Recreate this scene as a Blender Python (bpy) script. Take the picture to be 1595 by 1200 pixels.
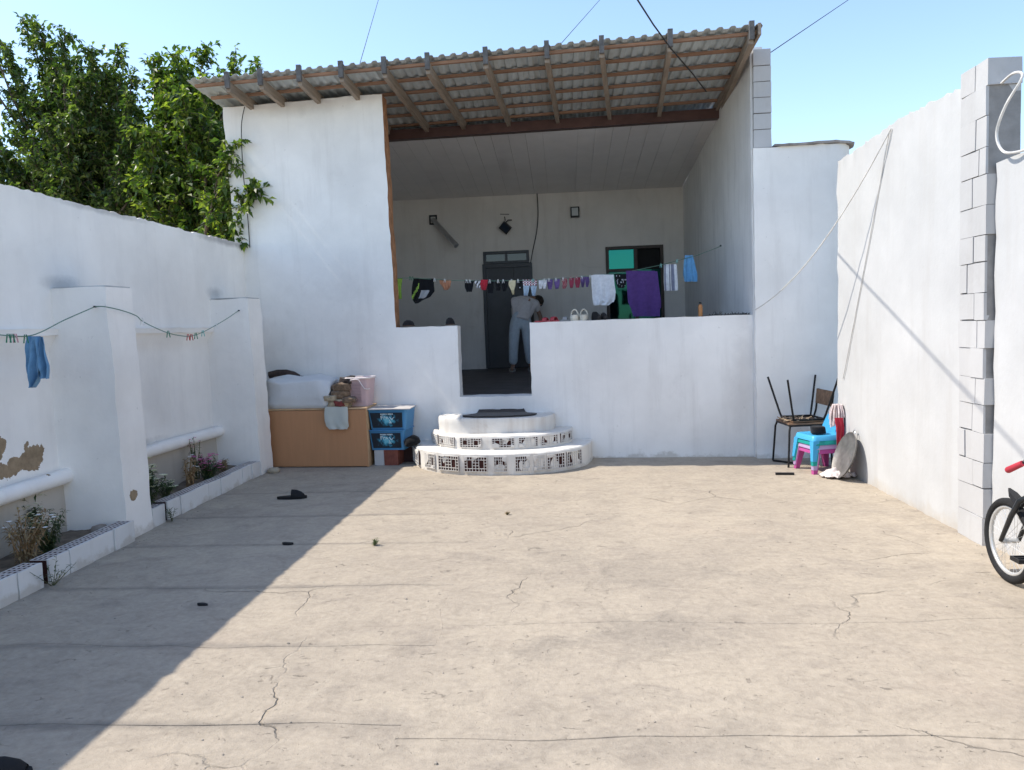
import bpy, bmesh, math, random
from mathutils import Vector, Matrix, noise
random.seed(7)
V = Vector
PI = math.pi
scene = bpy.context.scene
for o in list(bpy.data.objects):
    bpy.data.objects.remove(o)
COL = scene.collection

# ------------------------------------------------------------------ camera
PW, PH, FPX, CX, CY, EYE = 1595., 1200., 1200., 797.5, 600., 1.6
_d = V((880 - CX, CY - 505, FPX)).normalized()          # yard axis (+Y) seen in camera space (right, up, forward)
_u = _d.cross(V((1, .036, 0))).normalized()
if _u.y < 0: _u = -_u
_x = _u.cross(_d)
if _x.x < 0: _x = -_x
RW = Matrix((_x, _d, _u))                                # camera space -> world
cam = bpy.data.cameras.new('camera')
cam.sensor_fit = 'HORIZONTAL'; cam.sensor_width = 36; cam.lens = FPX / PW * 36
cam.clip_start = .05; cam.clip_end = 3000
camo = bpy.data.objects.new('camera', cam); COL.objects.link(camo)
_r, _up, _f = RW @ V((1, 0, 0)), RW @ V((0, 1, 0)), RW @ V((0, 0, 1))
camo.matrix_world = Matrix(((_r.x, _up.x, -_f.x, 0), (_r.y, _up.y, -_f.y, 0), (_r.z, _up.z, -_f.z, EYE), (0, 0, 0, 1)))
scene.camera = camo
CAMP = V((0, 0, EYE))
def ray(px, py): return RW @ V((px - CX, CY - py, FPX))
def gz(px, py, z=0.):
    r = ray(px, py); return CAMP + r * ((z - EYE) / r.z)
def aty(px, py, y):
    r = ray(px, py); return CAMP + r * (y / r.y)
def atx(px, py, x):
    r = ray(px, py); return CAMP + r * (x / r.x)

# ------------------------------------------------------------------ light
SUN = V((-1, .06, 1.33)).normalized()                    # towards the sun
w = bpy.data.worlds.new('World'); scene.world = w; w.use_nodes = True
nt = w.node_tree
bg = nt.nodes['Background']; sky = nt.nodes.new('ShaderNodeTexSky')
sky.sky_type = 'NISHITA'; sky.sun_disc = False
sky.sun_elevation = math.asin(SUN.z); sky.sun_rotation = math.atan2(SUN.x, SUN.y)
sky.air_density = 1.0; sky.dust_density = .45; sky.ozone_density = 1.2; sky.altitude = 0
nt.links.new(sky.outputs[0], bg.inputs[0]); bg.inputs[1].default_value = .112
sl = bpy.data.lights.new('sun', 'SUN'); sl.energy = 2.15; sl.angle = math.radians(.5); sl.color = (1, .93, .82)
so = bpy.data.objects.new('sun', sl); COL.objects.link(so)
so.rotation_euler = (-SUN).to_track_quat('-Z', 'Y').to_euler()
so.location = SUN * 30
vs = scene.view_settings
vs.view_transform = 'Standard'; vs.look = 'None'; vs.gamma = 1; vs.use_curve_mapping = False
vs.exposure = 1.42
scene.cycles.max_bounces = 16; scene.cycles.diffuse_bounces = 10

# ------------------------------------------------------------------ node helpers
class NT:
    def __init__(s, name):
        s.m = bpy.data.materials.new(name); s.m.use_nodes = True
        s.t = s.m.node_tree; s.b = s.t.nodes['Principled BSDF']; s.out = s.t.nodes['Material Output']
    def n(s, typ, **kw):
        nd = s.t.nodes.new(typ)
        for k, v in kw.items():
            if k.startswith('i_'):
                nd.inputs[k[2:].replace('_', ' ')].default_value = v
            else: setattr(nd, k, v)
        return nd
    def l(s, a, b): s.t.links.new(a, b)
    def pos(s, scale=(1, 1, 1)):
        g = s.n('ShaderNodeNewGeometry'); mp = s.n('ShaderNodeMapping')
        mp.inputs['Scale'].default_value = scale
        s.l(g.outputs['Position'], mp.inputs['Vector']); return mp.outputs[0]
    def noise(s, scale, detail=6, rough=.6, vec=None, dist=0):
        nd = s.n('ShaderNodeTexNoise'); nd.inputs['Scale'].default_value = scale
        nd.inputs['Detail'].default_value = detail; nd.inputs['Roughness'].default_value = rough
        nd.inputs['Distortion'].default_value = dist
        s.l(vec if vec is not None else s.pos(), nd.inputs['Vector']); return nd.outputs['Fac']
    def ramp(s, fac, stops):
        r = s.n('ShaderNodeValToRGB'); e = r.color_ramp.elements
        while len(e) < len(stops): e.new(.5)
        for i, (p, c) in enumerate(stops):
            e[i].position = p; e[i].color = c if len(c) == 4 else (*c, 1)
        s.l(fac, r.inputs[0]); return r.outputs[0]
    def mix(s, fac, a, b, mode='MIX'):
        m = s.n('ShaderNodeMix', data_type='RGBA', blend_type=mode)
        for sock, val in ((m.inputs[0], fac), (m.inputs[6], a), (m.inputs[7], b)):
            if isinstance(val, (int, float)): sock.default_value = val
            elif isinstance(val, tuple): sock.default_value = val if len(val) == 4 else (*val, 1)
            else: s.l(val, sock)
        return m.outputs[2]
    def math(s, op, a, b=0., c=None):
        m = s.n('ShaderNodeMath', operation=op)
        for i, val in enumerate((a, b, c)):
            if val is None: continue
            if isinstance(val, (int, float)): m.inputs[i].default_value = val
            else: s.l(val, m.inputs[i])
        return m.outputs[0]
    def bump(s, h, strength=.3, dist=.01, normal=None):
        b = s.n('ShaderNodeBump'); b.inputs['Strength'].default_value = strength; b.inputs['Distance'].default_value = dist
        s.l(h, b.inputs['Height'])
        if normal is not None: s.l(normal, b.inputs['Normal'])
        return b.outputs[0]
    def col(s, c): s.l(c, s.b.inputs['Base Color'])
    def nrm(s, n): s.l(n, s.b.inputs['Normal'])

def simple(name, c, rough=.6, metal=0., var=.15, scale=12, bump=.15, spec=.3):
    t = NT(name); f = t.noise(scale, 5, .6)
    lo = tuple(x * (1 - var) for x in c); hi = tuple(min(1, x * (1 + var)) for x in c)
    t.col(t.ramp(f, [(.3, lo), (.7, hi)]))
    t.b.inputs['Roughness'].default_value = rough; t.b.inputs['Metallic'].default_value = metal
    t.b.inputs['Specular IOR Level'].default_value = spec
    if bump: t.nrm(t.bump(t.noise(scale * 4, 4), bump, .004))
    return t.m

def plaster(name, c=(.80, .80, .79), dirt=(.56, .53, .49), amt=.35, patches=(), drip=.25, raw=(.30, .22, .14), low=.0, smudges=()):
    """whitewash over hand-laid plaster: brush streaks, stains, hairline marks, patches of bare render"""
    t = NT(name)
    streak = t.noise(1.0, 5, .65, t.pos((7, 7, .7)))
    cloud = t.noise(.9, 6, .6)
    fine = t.noise(30, 4, .6)
    col = t.mix(t.ramp(cloud, [(.36, (0, 0, 0)), (.68, (1, 1, 1))]), tuple(x * .84 for x in c), c)
    col = t.mix(t.math('MULTIPLY', t.ramp(streak, [(.52, (0, 0, 0)), (.75, (1, 1, 1))]), drip), col, dirt)
    stain = t.ramp(t.noise(2.1, 8, .68, dist=.6), [(.60, (0, 0, 0)), (.78, (1, 1, 1))])
    col = t.mix(t.math('MULTIPLY', stain, amt), col, dirt)
    spk = t.ramp(t.noise(17, 3, .7), [(.70, (0, 0, 0)), (.74, (1, 1, 1))])
    col = t.mix(t.math('MULTIPLY', spk, .25), col, (.33, .30, .27))
    if smudges:                                          # soot over the piers and other soft grey smudges with noise-broken outlines
        g = t.n('ShaderNodeNewGeometry'); wb_ = t.noise(6, 6, .65)
        for (p, r, k_) in smudges:
            v1 = t.n('ShaderNodeVectorMath', operation='SUBTRACT'); t.l(g.outputs['Position'], v1.inputs[0]); v1.inputs[1].default_value = p
            v2 = t.n('ShaderNodeVectorMath', operation='DIVIDE'); t.l(v1.outputs[0], v2.inputs[0]); v2.inputs[1].default_value = r
            ln = t.n('ShaderNodeVectorMath', operation='LENGTH'); t.l(v2.outputs[0], ln.inputs[0])
            d = t.math('ADD', ln.outputs['Value'], t.math('MULTIPLY', t.math('SUBTRACT', wb_, .5), 1.1))
            mk = t.ramp(d, [(.25, (1, 1, 1)), (1., (0, 0, 0))])
            col = t.mix(t.math('MULTIPLY', mk, k_), col, (.33, .31, .30))
    if low:                                              # splashed dirt along the foot of the wall
        g = t.n('ShaderNodeNewGeometry'); sx = t.n('ShaderNodeSeparateXYZ'); t.l(g.outputs['Position'], sx.inputs[0])
        zz = t.math('ADD', sx.outputs[2], t.math('MULTIPLY', t.math('SUBTRACT', t.noise(5, 6, .7), .5), .35))
        mk = t.ramp(zz, [(.0, (1, 1, 1)), (low, (0, 0, 0))])
        col = t.mix(t.math('MULTIPLY', mk, .55), col, (.47, .42, .35))
    h = t.math('ADD', t.math('MULTIPLY', t.noise(6, 5, .6), .7), t.math('MULTIPLY', fine, .25))
    if patches:
        g = t.n('ShaderNodeNewGeometry')
        wob = t.n('ShaderNodeTexNoise'); wob.inputs['Scale'].default_value = 7; wob.inputs['Detail'].default_value = 6
        wob.inputs['Roughness'].default_value = .6
        t.l(g.outputs['Position'], wob.inputs['Vector'])
        tot = None
        for (p, r) in patches:
            v1 = t.n('ShaderNodeVectorMath', operation='SUBTRACT'); t.l(g.outputs['Position'], v1.inputs[0]); v1.inputs[1].default_value = p
            v2 = t.n('ShaderNodeVectorMath', operation='DIVIDE'); t.l(v1.outputs[0], v2.inputs[0]); v2.inputs[1].default_value = r
            ln = t.n('ShaderNodeVectorMath', operation='LENGTH'); t.l(v2.outputs[0], ln.inputs[0])
            d = t.math('ADD', ln.outputs['Value'], t.math('MULTIPLY', t.math('SUBTRACT', wob.outputs['Fac'], .5), 2.6))
            mk = t.math('LESS_THAN', d, 1.0)
            tot = mk if tot is None else t.math('MAXIMUM', tot, mk)
        col = t.mix(tot, col, t.ramp(t.noise(14, 5), [(.3, tuple(x * .75 for x in raw)), (.7, tuple(x * 1.2 for x in raw))]))
        h = t.math('SUBTRACT', h, t.math('MULTIPLY', tot, .8))
    t.col(col); t.nrm(t.bump(h, .35, .012))
    t.b.inputs['Roughness'].default_value = .9; t.b.inputs['Specular IOR Level'].default_value = .15
    return t.m

def concrete():
    t = NT('courtyard_concrete')
    big = t.noise(.45, 6, .6); mid = t.noise(2.2, 8, .65, dist=.4); fine = t.noise(26, 6, .7); grit = t.noise(140, 3, .7)
    col = t.mix(t.ramp(big, [(.33, (0, 0, 0)), (.67, (1, 1, 1))]), (.36, .31, .25), (.51, .44, .345))
    col = t.mix(t.math('MULTIPLY', t.ramp(mid, [(.45, (0, 0, 0)), (.66, (1, 1, 1))]), .6), col, (.33, .285, .235))
    bl = t.ramp(t.noise(1.7, 9, .72, t.pos((1, 1.5, 1)), .8), [(.545, (0, 0, 0)), (.68, (1, 1, 1))])
    col = t.mix(t.math('MULTIPLY', bl, .75), col, (.235, .205, .175))
    pale = t.ramp(t.noise(3.7, 7, .7, dist=.5), [(.60, (0, 0, 0)), (.72, (1, 1, 1))])
    col = t.mix(t.math('MULTIPLY', pale, .5), col, (.62, .55, .45))
    g_ = t.n('ShaderNodeNewGeometry'); wob = t.noise(2.6, 9, .75, dist=.7)
    for (px_, py_, rx_, ry_, k_) in ((1010, 985, .55, .40, .6), (840, 1015, .35, .22, .55), (1000, 890, .8, .45, .4), (860, 870, .5, .4, .35), (560, 765, .45, .3, .45), (640, 830, .4, .5, .25), (1180, 900, .4, .25, .3), (330, 800, .5, .3, .3), (180, 940, .14, .09, .6), (310, 945, .14, .10, .6), (480, 760, .25, .18, .45), (1000, 1160, .7, .25, .4), (600, 1130, .25, .2, .5)):
        c_ = gz(px_, py_); v1 = t.n('ShaderNodeVectorMath', operation='SUBTRACT'); t.l(g_.outputs['Position'], v1.inputs[0]); v1.inputs[1].default_value = (c_.x, c_.y, 0)
        v2 = t.n('ShaderNodeVectorMath', operation='DIVIDE'); t.l(v1.outputs[0], v2.inputs[0]); v2.inputs[1].default_value = (rx_, ry_, 1)
        ln = t.n('ShaderNodeVectorMath', operation='LENGTH'); t.l(v2.outputs[0], ln.inputs[0])
        mk = t.ramp(t.math('ADD', ln.outputs['Value'], t.math('MULTIPLY', t.math('SUBTRACT', wob, .5), 3.6)), [(.3, (1, 1, 1)), (.85, (0, 0, 0))])
        col = t.mix(t.math('MULTIPLY', mk, k_), col, (.20, .18, .155))
    red = t.ramp(t.noise(.8, 5, .6, t.pos((1, 1.2, 3))), [(.56, (0, 0, 0)), (.75, (1, 1, 1))])
    col = t.mix(t.math('MULTIPLY', red, .3), col, (.50, .39, .31))
    chips = t.ramp(t.noise(9, 8, .75, t.pos((1, 1.6, 1)), 1.2), [(.625, (0, 0, 0)), (.665, (1, 1, 1))])
    col = t.mix(t.math('MULTIPLY', chips, .6), col, (.21, .185, .16))
    col = t.mix(.42, col, t.ramp(fine, [(.3, (.32, .27, .22)), (.7, (.54, .465, .385))]), 'MIX')
    pit = t.ramp(t.noise(55, 2, .6), [(.70, (0, 0, 0)), (.735, (1, 1, 1))])
    col = t.mix(t.math('MULTIPLY', pit, .45), col, (.16, .14, .12))
    sp = t.n('ShaderNodeSeparateXYZ'); t.l(t.pos(), sp.inputs[0]); jn = t.noise(3, 6, .7)
    yy = t.math('ADD', sp.outputs[1], t.math('MULTIPLY', t.math('SUBTRACT', jn, .5), .10))
    xm = t.ramp(t.math('MULTIPLY_ADD', sp.outputs[0], .25, t.math('MULTIPLY_ADD', jn, .5, .55)), [(.38, (1, 1, 1)), (.62, (0, 0, 0))])
    for yj, k_ in ((2.97, .55), (3.77, .45), (4.67, .45), (5.63, .3), (6.52, .4), (7.50, .35)):
        ds = t.math('ABSOLUTE', t.math('SUBTRACT', yy, yj)); mk = t.ramp(ds, [(.0, (1, 1, 1)), (.055, (0, 0, 0))])
        col = t.mix(t.math('MULTIPLY', t.math('MULTIPLY', mk, k_), xm), col, (.17, .155, .14))
    # wandering cracks, only in places
    wv = t.n('ShaderNodeTexNoise'); wv.inputs['Scale'].default_value = 2.4; wv.inputs['Detail'].default_value = 7
    p = t.pos(); t.l(p, wv.inputs['Vector'])
    ad = t.n('ShaderNodeVectorMath', operation='MULTIPLY_ADD'); t.l(wv.outputs['Color'], ad.inputs[0])
    ad.inputs[1].default_value = (.5, .5, .0); t.l(p, ad.inputs[2])
    vo = t.n('ShaderNodeTexVoronoi', feature='DISTANCE_TO_EDGE'); vo.inputs['Scale'].default_value = .52
    t.l(ad.outputs[0], vo.inputs['Vector'])
    cr = t.ramp(vo.outputs['Distance'], [(.0, (1, 1, 1)), (.0022, (0, 0, 0))])
    gate = t.ramp(t.noise(.8, 3, .5, t.pos((1, 1, 1))), [(.52, (0, 0, 0)), (.62, (1, 1, 1))])
    cr = t.math('MULTIPLY', cr, gate)
    col = t.mix(t.math('MULTIPLY', cr, .35), col, (.18, .16, .135))
    mott = t.ramp(t.noise(4.5, 9, .78, t.pos((1, 1.4, 1)), .9), [(.36, (.86, .86, .86)), (.5, (1, 1, 1)), (.64, (1.07, 1.07, 1.06))])
    col = t.mix(1., col, mott, 'MULTIPLY'); col = t.mix(1., col, (.905, .90, .885), 'MULTIPLY')
    t.col(col)
    h = t.math('ADD', t.math('MULTIPLY', mid, .5), t.math('ADD', t.math('MULTIPLY', fine, .30), t.math('MULTIPLY', grit, .10)))
    h = t.math('SUBTRACT', h, t.math('ADD', t.math('MULTIPLY', cr, .6), t.math('ADD', t.math('MULTIPLY', chips, .18), t.math('MULTIPLY', pit, .15))))
    t.nrm(t.bump(h, .8, .025))
    t.b.inputs['Roughness'].default_value = .88; t.b.inputs['Specular IOR Level'].default_value = .2
    return t.m

def wood(name, c, rough=.75, axis=0, var=.35):
    t = NT(name); sc = [14, 14, 14]; sc[axis] = 1.3
    f = t.noise(1.6, 7, .65, t.pos(tuple(sc)), .3)
    t.col(t.ramp(f, [(.28, tuple(x * (1 - var) for x in c)), (.55, c), (.78, tuple(min(1, x * (1 + var)) for x in c))]))
    t.nrm(t.bump(f, .35, .004)); t.b.inputs['Roughness'].default_value = rough
    return t.m

def fabric(name, c, var=.12):
    t = NT(name); f = t.noise(24, 4, .6)
    t.col(t.ramp(f, [(.3, tuple(x * (1 - var) for x in c)), (.7, tuple(min(1, x * (1 + var)) for x in c))]))
    wv = t.noise(420, 2, .5)
    t.nrm(t.bump(t.math('ADD', wv, t.math('MULTIPLY', f, 1.5)), .25, .003))
    t.b.inputs['Roughness'].default_value = .9; t.b.inputs['Specular IOR Level'].default_value = .1
    try: t.b.inputs['Sheen Weight'].default_value = .15
    except Exception: pass
    return t.m

def leafmat(name, a, b, c, trans=.35):
    t = NT(name)
    g = t.n('ShaderNodeNewGeometry')
    col = t.ramp(g.outputs['Random Per Island'], [(0., a), (.6, b), (1., c)])
    t.col(col); t.b.inputs['Roughness'].default_value = .42; t.b.inputs['Specular IOR Level'].default_value = .45
    tr = t.n('ShaderNodeBsdfTranslucent'); t.l(t.mix(1., col, (1.5, 1.7, .6), 'MULTIPLY'), tr.inputs[0])
    mx = t.n('ShaderNodeMixShader'); mx.inputs[0].default_value = trans
    t.l(t.b.outputs[0], mx.inputs[1]); t.l(tr.outputs[0], mx.inputs[2]); t.l(mx.outputs[0], t.out.inputs[0])
    return t.m

# ------------------------------------------------------------------ mesh helpers
class MB:
    def __init__(s): s.v = []; s.f = []; s.m = []
    def add(s, vs, fs, m=0):
        k = len(s.v); s.v += [tuple(p) for p in vs]
        for f in fs: s.f.append(tuple(k + i for i in f)); s.m.append(m)
        return s
    def box(s, x0, x1, y0, y1, z0, z1, m=0, top=None):
        """top: optional (dx, dy) inset of the upper face"""
        dx, dy = top or (0, 0)
        s.add([(x0, y0, z0), (x1, y0, z0), (x1, y1, z0), (x0, y1, z0),
               (x0 + dx, y0 + dy, z1), (x1 - dx, y0 + dy, z1), (x1 - dx, y1 - dy, z1), (x0 + dx, y1 - dy, z1)],
              [(3, 2, 1, 0), (4, 5, 6, 7), (0, 1, 5, 4), (1, 2, 6, 5), (2, 3, 7, 6), (3, 0, 4, 7)], m)
        return s
    def bar(s, a, b, w, h, up=(0, 0, 1), m=0):
        """rectangular bar from a to b: w across, h along up; a and b on its centre line"""
        a, b = V(a), V(b); d = (b - a).normalized(); side = d.cross(V(up)).normalized(); u = side.cross(d)
        vs = []
        for p in (a, b):
            for i, j in ((-1, -1), (1, -1), (1, 1), (-1, 1)): vs.append(p + side * (w / 2 * i) + u * (h / 2 * j))
        s.add(vs, [(0, 1, 2, 3), (7, 6, 5, 4), (0, 4, 5, 1), (1, 5, 6, 2), (2, 6, 7, 3), (3, 7, 4, 0)], m); return s
    def tube(s, pts, r, n=8, m=0, closed=False, sq=(1, 1)):
        pts = [V(p) for p in pts]; N = len(pts)
        if not hasattr(r, '__len__'): r = [r] * N
        ref = None; rings = []
        for i, p in enumerate(pts):
            if closed: d = pts[(i + 1) % N] - pts[i - 1]
            else: d = pts[min(i + 1, N - 1)] - pts[max(i - 1, 0)]
            d.normalize()
            if ref is None:
                ref = V((0, 0, 1)) if abs(d.z) < .9 else V((1, 0, 0))
            a = ref - d * ref.dot(d)
            if a.length < 1e-5: a = V((1, 0, 0)) - d * d.x
            a.normalize(); ref = a; b = d.cross(a)
            rings.append([p + a * (math.cos(2 * PI * k / n) * r[i] * sq[0]) + b * (math.sin(2 * PI * k / n) * r[i] * sq[1]) for k in range(n)])
        vs = [q for rg in rings for q in rg]; fs = []
        for i in range(N if closed else N - 1):
            j = (i + 1) % N
            for k in range(n):
                l = (k + 1) % n; fs.append((i * n + k, i * n + l, j * n + l, j * n + k))
        if not closed:
            fs.append(tuple(range(n - 1, -1, -1))); fs.append(tuple((N - 1) * n + k for k in range(n)))
        s.add(vs, fs, m); return s
    def lathe(s, prof, n=20, c=(0, 0, 0), m=0, ex=1., ey=1., closed=False):
        vs = []; fs = []; N = len(prof)
        for (r, z) in prof:
            for k in range(n):
                a = 2 * PI * k / n; vs.append((c[0] + math.cos(a) * r * ex, c[1] + math.sin(a) * r * ey, c[2] + z))
        for i in range(N if closed else N - 1):
            j = (i + 1) % N
            for k in range(n):
                l = (k + 1) % n; fs.append((i * n + k, i * n + l, j * n + l, j * n + k))
        if not closed:
            if prof[0][0] > 1e-4: fs.append(tuple(range(n - 1, -1, -1)))
            if prof[-1][0] > 1e-4: fs.append(tuple((N - 1) * n + k for k in range(n)))
        s.add(vs, fs, m); return s
    def prism(s, poly, z0, z1, m=0, mt=None):
        n = len(poly); vs = [(x, y, z0) for x, y in poly] + [(x, y, z1) for x, y in poly]
        s.add(vs, [tuple(range(n - 1, -1, -1))] + [(i, (i + 1) % n, n + (i + 1) % n, n + i) for i in range(n)], m)
        k = len(s.v) - 2 * n; s.f.append(tuple(k + n + i for i in range(n))); s.m.append(m if mt is None else mt); return s
    def xf(s, M):
        s.v = [tuple(M @ V(p)) for p in s.v]; return s
    def jit(s, amp, freq=3., seed=0.):
        s.v = [tuple(V(p) + noise.noise_vector(V(p) * freq + V((seed, seed * 1.7, 0))) * amp) for p in s.v]; return s
    def build(s, name, mats, parent=None, smooth=None, local=False, fix=False):
        me = bpy.data.meshes.new(name); me.from_pydata(s.v, [], s.f)
        for mt in (mats if isinstance(mats, (list, tuple)) else [mats]): me.materials.append(mt)
        if any(s.m): me.polygons.foreach_set('material_index', s.m)
        if fix:
            bm = bmesh.new(); bm.from_mesh(me); bmesh.ops.remove_doubles(bm, verts=bm.verts, dist=1e-5)
            bmesh.ops.recalc_face_normals(bm, faces=bm.faces); bm.to_mesh(me); bm.free()
        if smooth is not None:
            me.polygons.foreach_set('use_smooth', [True] * len(me.polygons))
            if smooth < 180: me.set_sharp_from_angle(angle=math.radians(smooth))
        me.update()
        return put(name, me, parent, local)

def put(name, me, parent=None, local=False):
    o = bpy.data.objects.new(name, me); COL.objects.link(o)
    if parent is not None:
        o.parent = parent
        if not local:
            root = parent
            M = Matrix.Identity(4); chain = []
            while root is not None: chain.append(root); root = root.parent
            for r in reversed(chain): M = M @ r.matrix_parent_inverse @ r.matrix_basis
            o.matrix_parent_inverse = M.inverted()
    return o
def tag(o, label, cat, group=None):
    o['label'] = label; o['category'] = cat
    if group: o['group'] = group
    return o
def thing(name, label, cat, loc=(0, 0, 0), rz=0., group=None, rot=None):
    o = bpy.data.objects.new(name, None); COL.objects.link(o); o.empty_display_size = .1
    o.location = loc; o.rotation_euler = rot or (0, 0, rz)
    return tag(o, label, cat, group)
def struct(o): o['kind'] = 'structure'; return o

def frange(a, b, step, feats=()):
    """grid lines from a to b about step apart that pass through every feature"""
    ks = sorted(set([a, b] + [f for f in feats if a < f < b])); out = []
    for p, q in zip(ks, ks[1:]):
        n = max(1, round((q - p) / step)); out += [p + (q - p) * i / n for i in range(n)]
    return out + [ks[-1]]

def gridwall(us, zs, inside, w0, w1, mapf, amp=.004, edge=.006, mat=None, top=.0, seed=0.):
    """a wall of given thickness on a grid of cells; every free edge is a little ragged as hand-laid plaster is"""
    mb = MB(); nu, nz = len(us) - 1, len(zs) - 1
    ins = [[inside((us[i] + us[i + 1]) / 2, (zs[j] + zs[j + 1]) / 2) for j in range(nz)] for i in range(nu)]
    idx = {}
    def isin(i, j): return 0 <= i < nu and 0 <= j < nz and ins[i][j]
    def vert(i, j, k):
        key = (i, j, k)
        if key not in idx:
            c = [isin(i - 1, j - 1), isin(i, j - 1), isin(i - 1, j), isin(i, j)]
            p = V(mapf(us[i], w1 if k else w0, zs[j]))
            d = noise.noise_vector(p * 1.7 + V((seed, 0, 0))) * amp + noise.noise_vector(p * 7 + V((0, seed, 0))) * amp * .5
            if not all(c):
                e = noise.noise_vector(p * 9 + V((seed, seed, 0))) * edge * .6 + noise.noise_vector(p * 26) * edge * 1.1
                if top and (c[0] or c[1]) and not (c[2] or c[3]): e *= top
                d = d + e
            if zs[j] <= .001: d.z = min(0, d.z)
            idx[key] = len(mb.v); mb.v.append(tuple(p + d))
        return idx[key]
    def face(q, m): mb.f.append(q); mb.m.append(m)
    mf = mat or (lambda side, u, z: 0)
    for i in range(nu):
        for j in range(nz):
            if not ins[i][j]: continue
            u, z = (us[i] + us[i + 1]) / 2, (zs[j] + zs[j + 1]) / 2
            face((vert(i, j, 0), vert(i + 1, j, 0), vert(i + 1, j + 1, 0), vert(i, j + 1, 0)), mf('front', u, z))
            face((vert(i, j, 1), vert(i, j + 1, 1), vert(i + 1, j + 1, 1), vert(i + 1, j, 1)), mf('back', u, z))
            if not isin(i - 1, j): face((vert(i, j, 0), vert(i, j + 1, 0), vert(i, j + 1, 1), vert(i, j, 1)), mf('u0', us[i], z))
            if not isin(i + 1, j): face((vert(i + 1, j, 0), vert(i + 1, j, 1), vert(i + 1, j + 1, 1), vert(i + 1, j + 1, 0)), mf('u1', us[i + 1], z))
            if not isin(i, j - 1): face((vert(i, j, 0), vert(i, j, 1), vert(i + 1, j, 1), vert(i + 1, j, 0)), mf('bottom', u, zs[j]))
            if not isin(i, j + 1): face((vert(i, j + 1, 0), vert(i + 1, j + 1, 0), vert(i + 1, j + 1, 1), vert(i, j + 1, 1)), mf('top', u, zs[j + 1]))
    return mb

# ------------------------------------------------------------------ materials
M_conc = concrete()
M_dust = simple('dusty_earth', (.34, .29, .22), .95, var=.25, scale=2)
M_soil = simple('planter_soil', (.17, .135, .10), .95, var=.4, scale=9, bump=.6)
M_facade = plaster('whitewash_facade', (.91, .885, .845), (.62, .59, .555), amt=.42, drip=.36, low=.05,
                   smudges=[((-3.0, 9.4, 1.5), (.9, .4, .8), .16), ((-2.6, 9.4, 2.2), (.5, .4, .3), .14), ((2.02, 9., .9), (.16, .3, .9), .25), ((-1.6, 9.3, .5), (.4, .4, .3), .2), ((-3.2, 9.45, 4.35), (.9, .4, .12), .25)])
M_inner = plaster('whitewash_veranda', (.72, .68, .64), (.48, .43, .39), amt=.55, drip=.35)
M_side = plaster('whitewash_side', (.80, .79, .77), (.52, .51, .49), amt=.4, drip=.6)
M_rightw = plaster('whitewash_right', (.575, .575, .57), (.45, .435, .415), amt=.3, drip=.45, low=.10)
M_block = plaster('whitewashed_block', (.53, .525, .52), (.36, .34, .32), amt=.6, drip=.3)
M_dark_joint = simple('open_joint', (.13, .12, .11), .95)
M_rawbrick = simple('raw_orange_brick', (.42, .21, .11), .95, var=.35, scale=11, bump=.6)
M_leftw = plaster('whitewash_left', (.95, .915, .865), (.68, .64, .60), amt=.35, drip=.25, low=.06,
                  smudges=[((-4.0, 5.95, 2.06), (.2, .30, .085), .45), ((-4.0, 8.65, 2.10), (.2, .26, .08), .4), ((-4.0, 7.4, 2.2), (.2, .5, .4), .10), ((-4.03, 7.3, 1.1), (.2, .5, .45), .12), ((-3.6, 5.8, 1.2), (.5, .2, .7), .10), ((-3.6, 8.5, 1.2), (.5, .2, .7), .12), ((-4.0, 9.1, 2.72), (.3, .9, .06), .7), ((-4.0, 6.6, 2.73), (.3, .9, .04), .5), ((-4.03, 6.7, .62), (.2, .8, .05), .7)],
                  patches=[(tuple(atx(3, 692, -4.0)), (.1, .10, .12)), (tuple(atx(12, 735, -4.0)), (.1, .17, .07)),
                           (tuple(atx(38, 722, -4.0)), (.1, .15, .07)), (tuple(atx(62, 712, -4.0)), (.1, .12, .12)),
                           (tuple(atx(205, 770, -3.55)), (.1, .06, .05)), (tuple(atx(391, 602, -3.55)), (.1, .05, .08))])
M_lowwall = plaster('stained_render', (.55, .50, .43), (.36, .30, .24), amt=.8, drip=.4)
M_roofsheet = simple('zinc_roof_sheet', (.50, .54, .54), .5, .1, .12, 3, .05)
M_rafter = wood('grey_timber', (.30, .24, .185), axis=1)
M_tail = simple('weathered_end_grain', (.13, .125, .12), .9, 0, .3, 16, .3)
M_batten = wood('red_brown_batten', (.31, .175, .11), axis=0)
M_beam = simple('brown_steel_beam', (.085, .045, .04), .5, .2, .2, 6)
M_ceil = simple('white_ceiling_panel', (.70, .68, .67), .16, 0, .05, 3, .0, .5)
M_darkfloor = simple('dark_veranda_floor', (.085, .08, .08), .6, 0, .3, 4, .2)
M_door = simple('dark_grey_door', (.055, .058, .066), .45, .2, .12, 5, .05)
M_doorglass = simple('dark_transom_glass', (.02, .03, .05), .08, 0, .1, 3, 0, .6)
M_frame = simple('brown_window_frame', (.05, .035, .03), .45)
M_black = simple('black_plastic', (.018, .018, .02), .5)
M_matblack = simple('black_rubber', (.012, .012, .013), .8)
M_steel = simple('galvanised_duct', (.52, .53, .54), .3, .9, .12, 20)
M_lampglass = simple('floodlight_glass', (.45, .46, .46), .25, 0, .05, 5, 0)
M_white = simple('white_plastic', (.75, .74, .72), .5, 0, .08, 6, .03)
M_cable = simple('black_cable', (.02, .02, .02), .6)
M_wcable = simple('white_cable', (.62, .60, .57), .6)
M_gline = simple('green_line', (.12, .22, .17), .6)
def teal_glass(name, c):
    t = NT(name); t.b.inputs['Base Color'].default_value = c
    t.b.inputs['Metallic'].default_value = .85; t.b.inputs['Roughness'].default_value = .04
    t.nrm(t.bump(t.noise(1.2, 2), .06, .05)); return t.m
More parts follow.
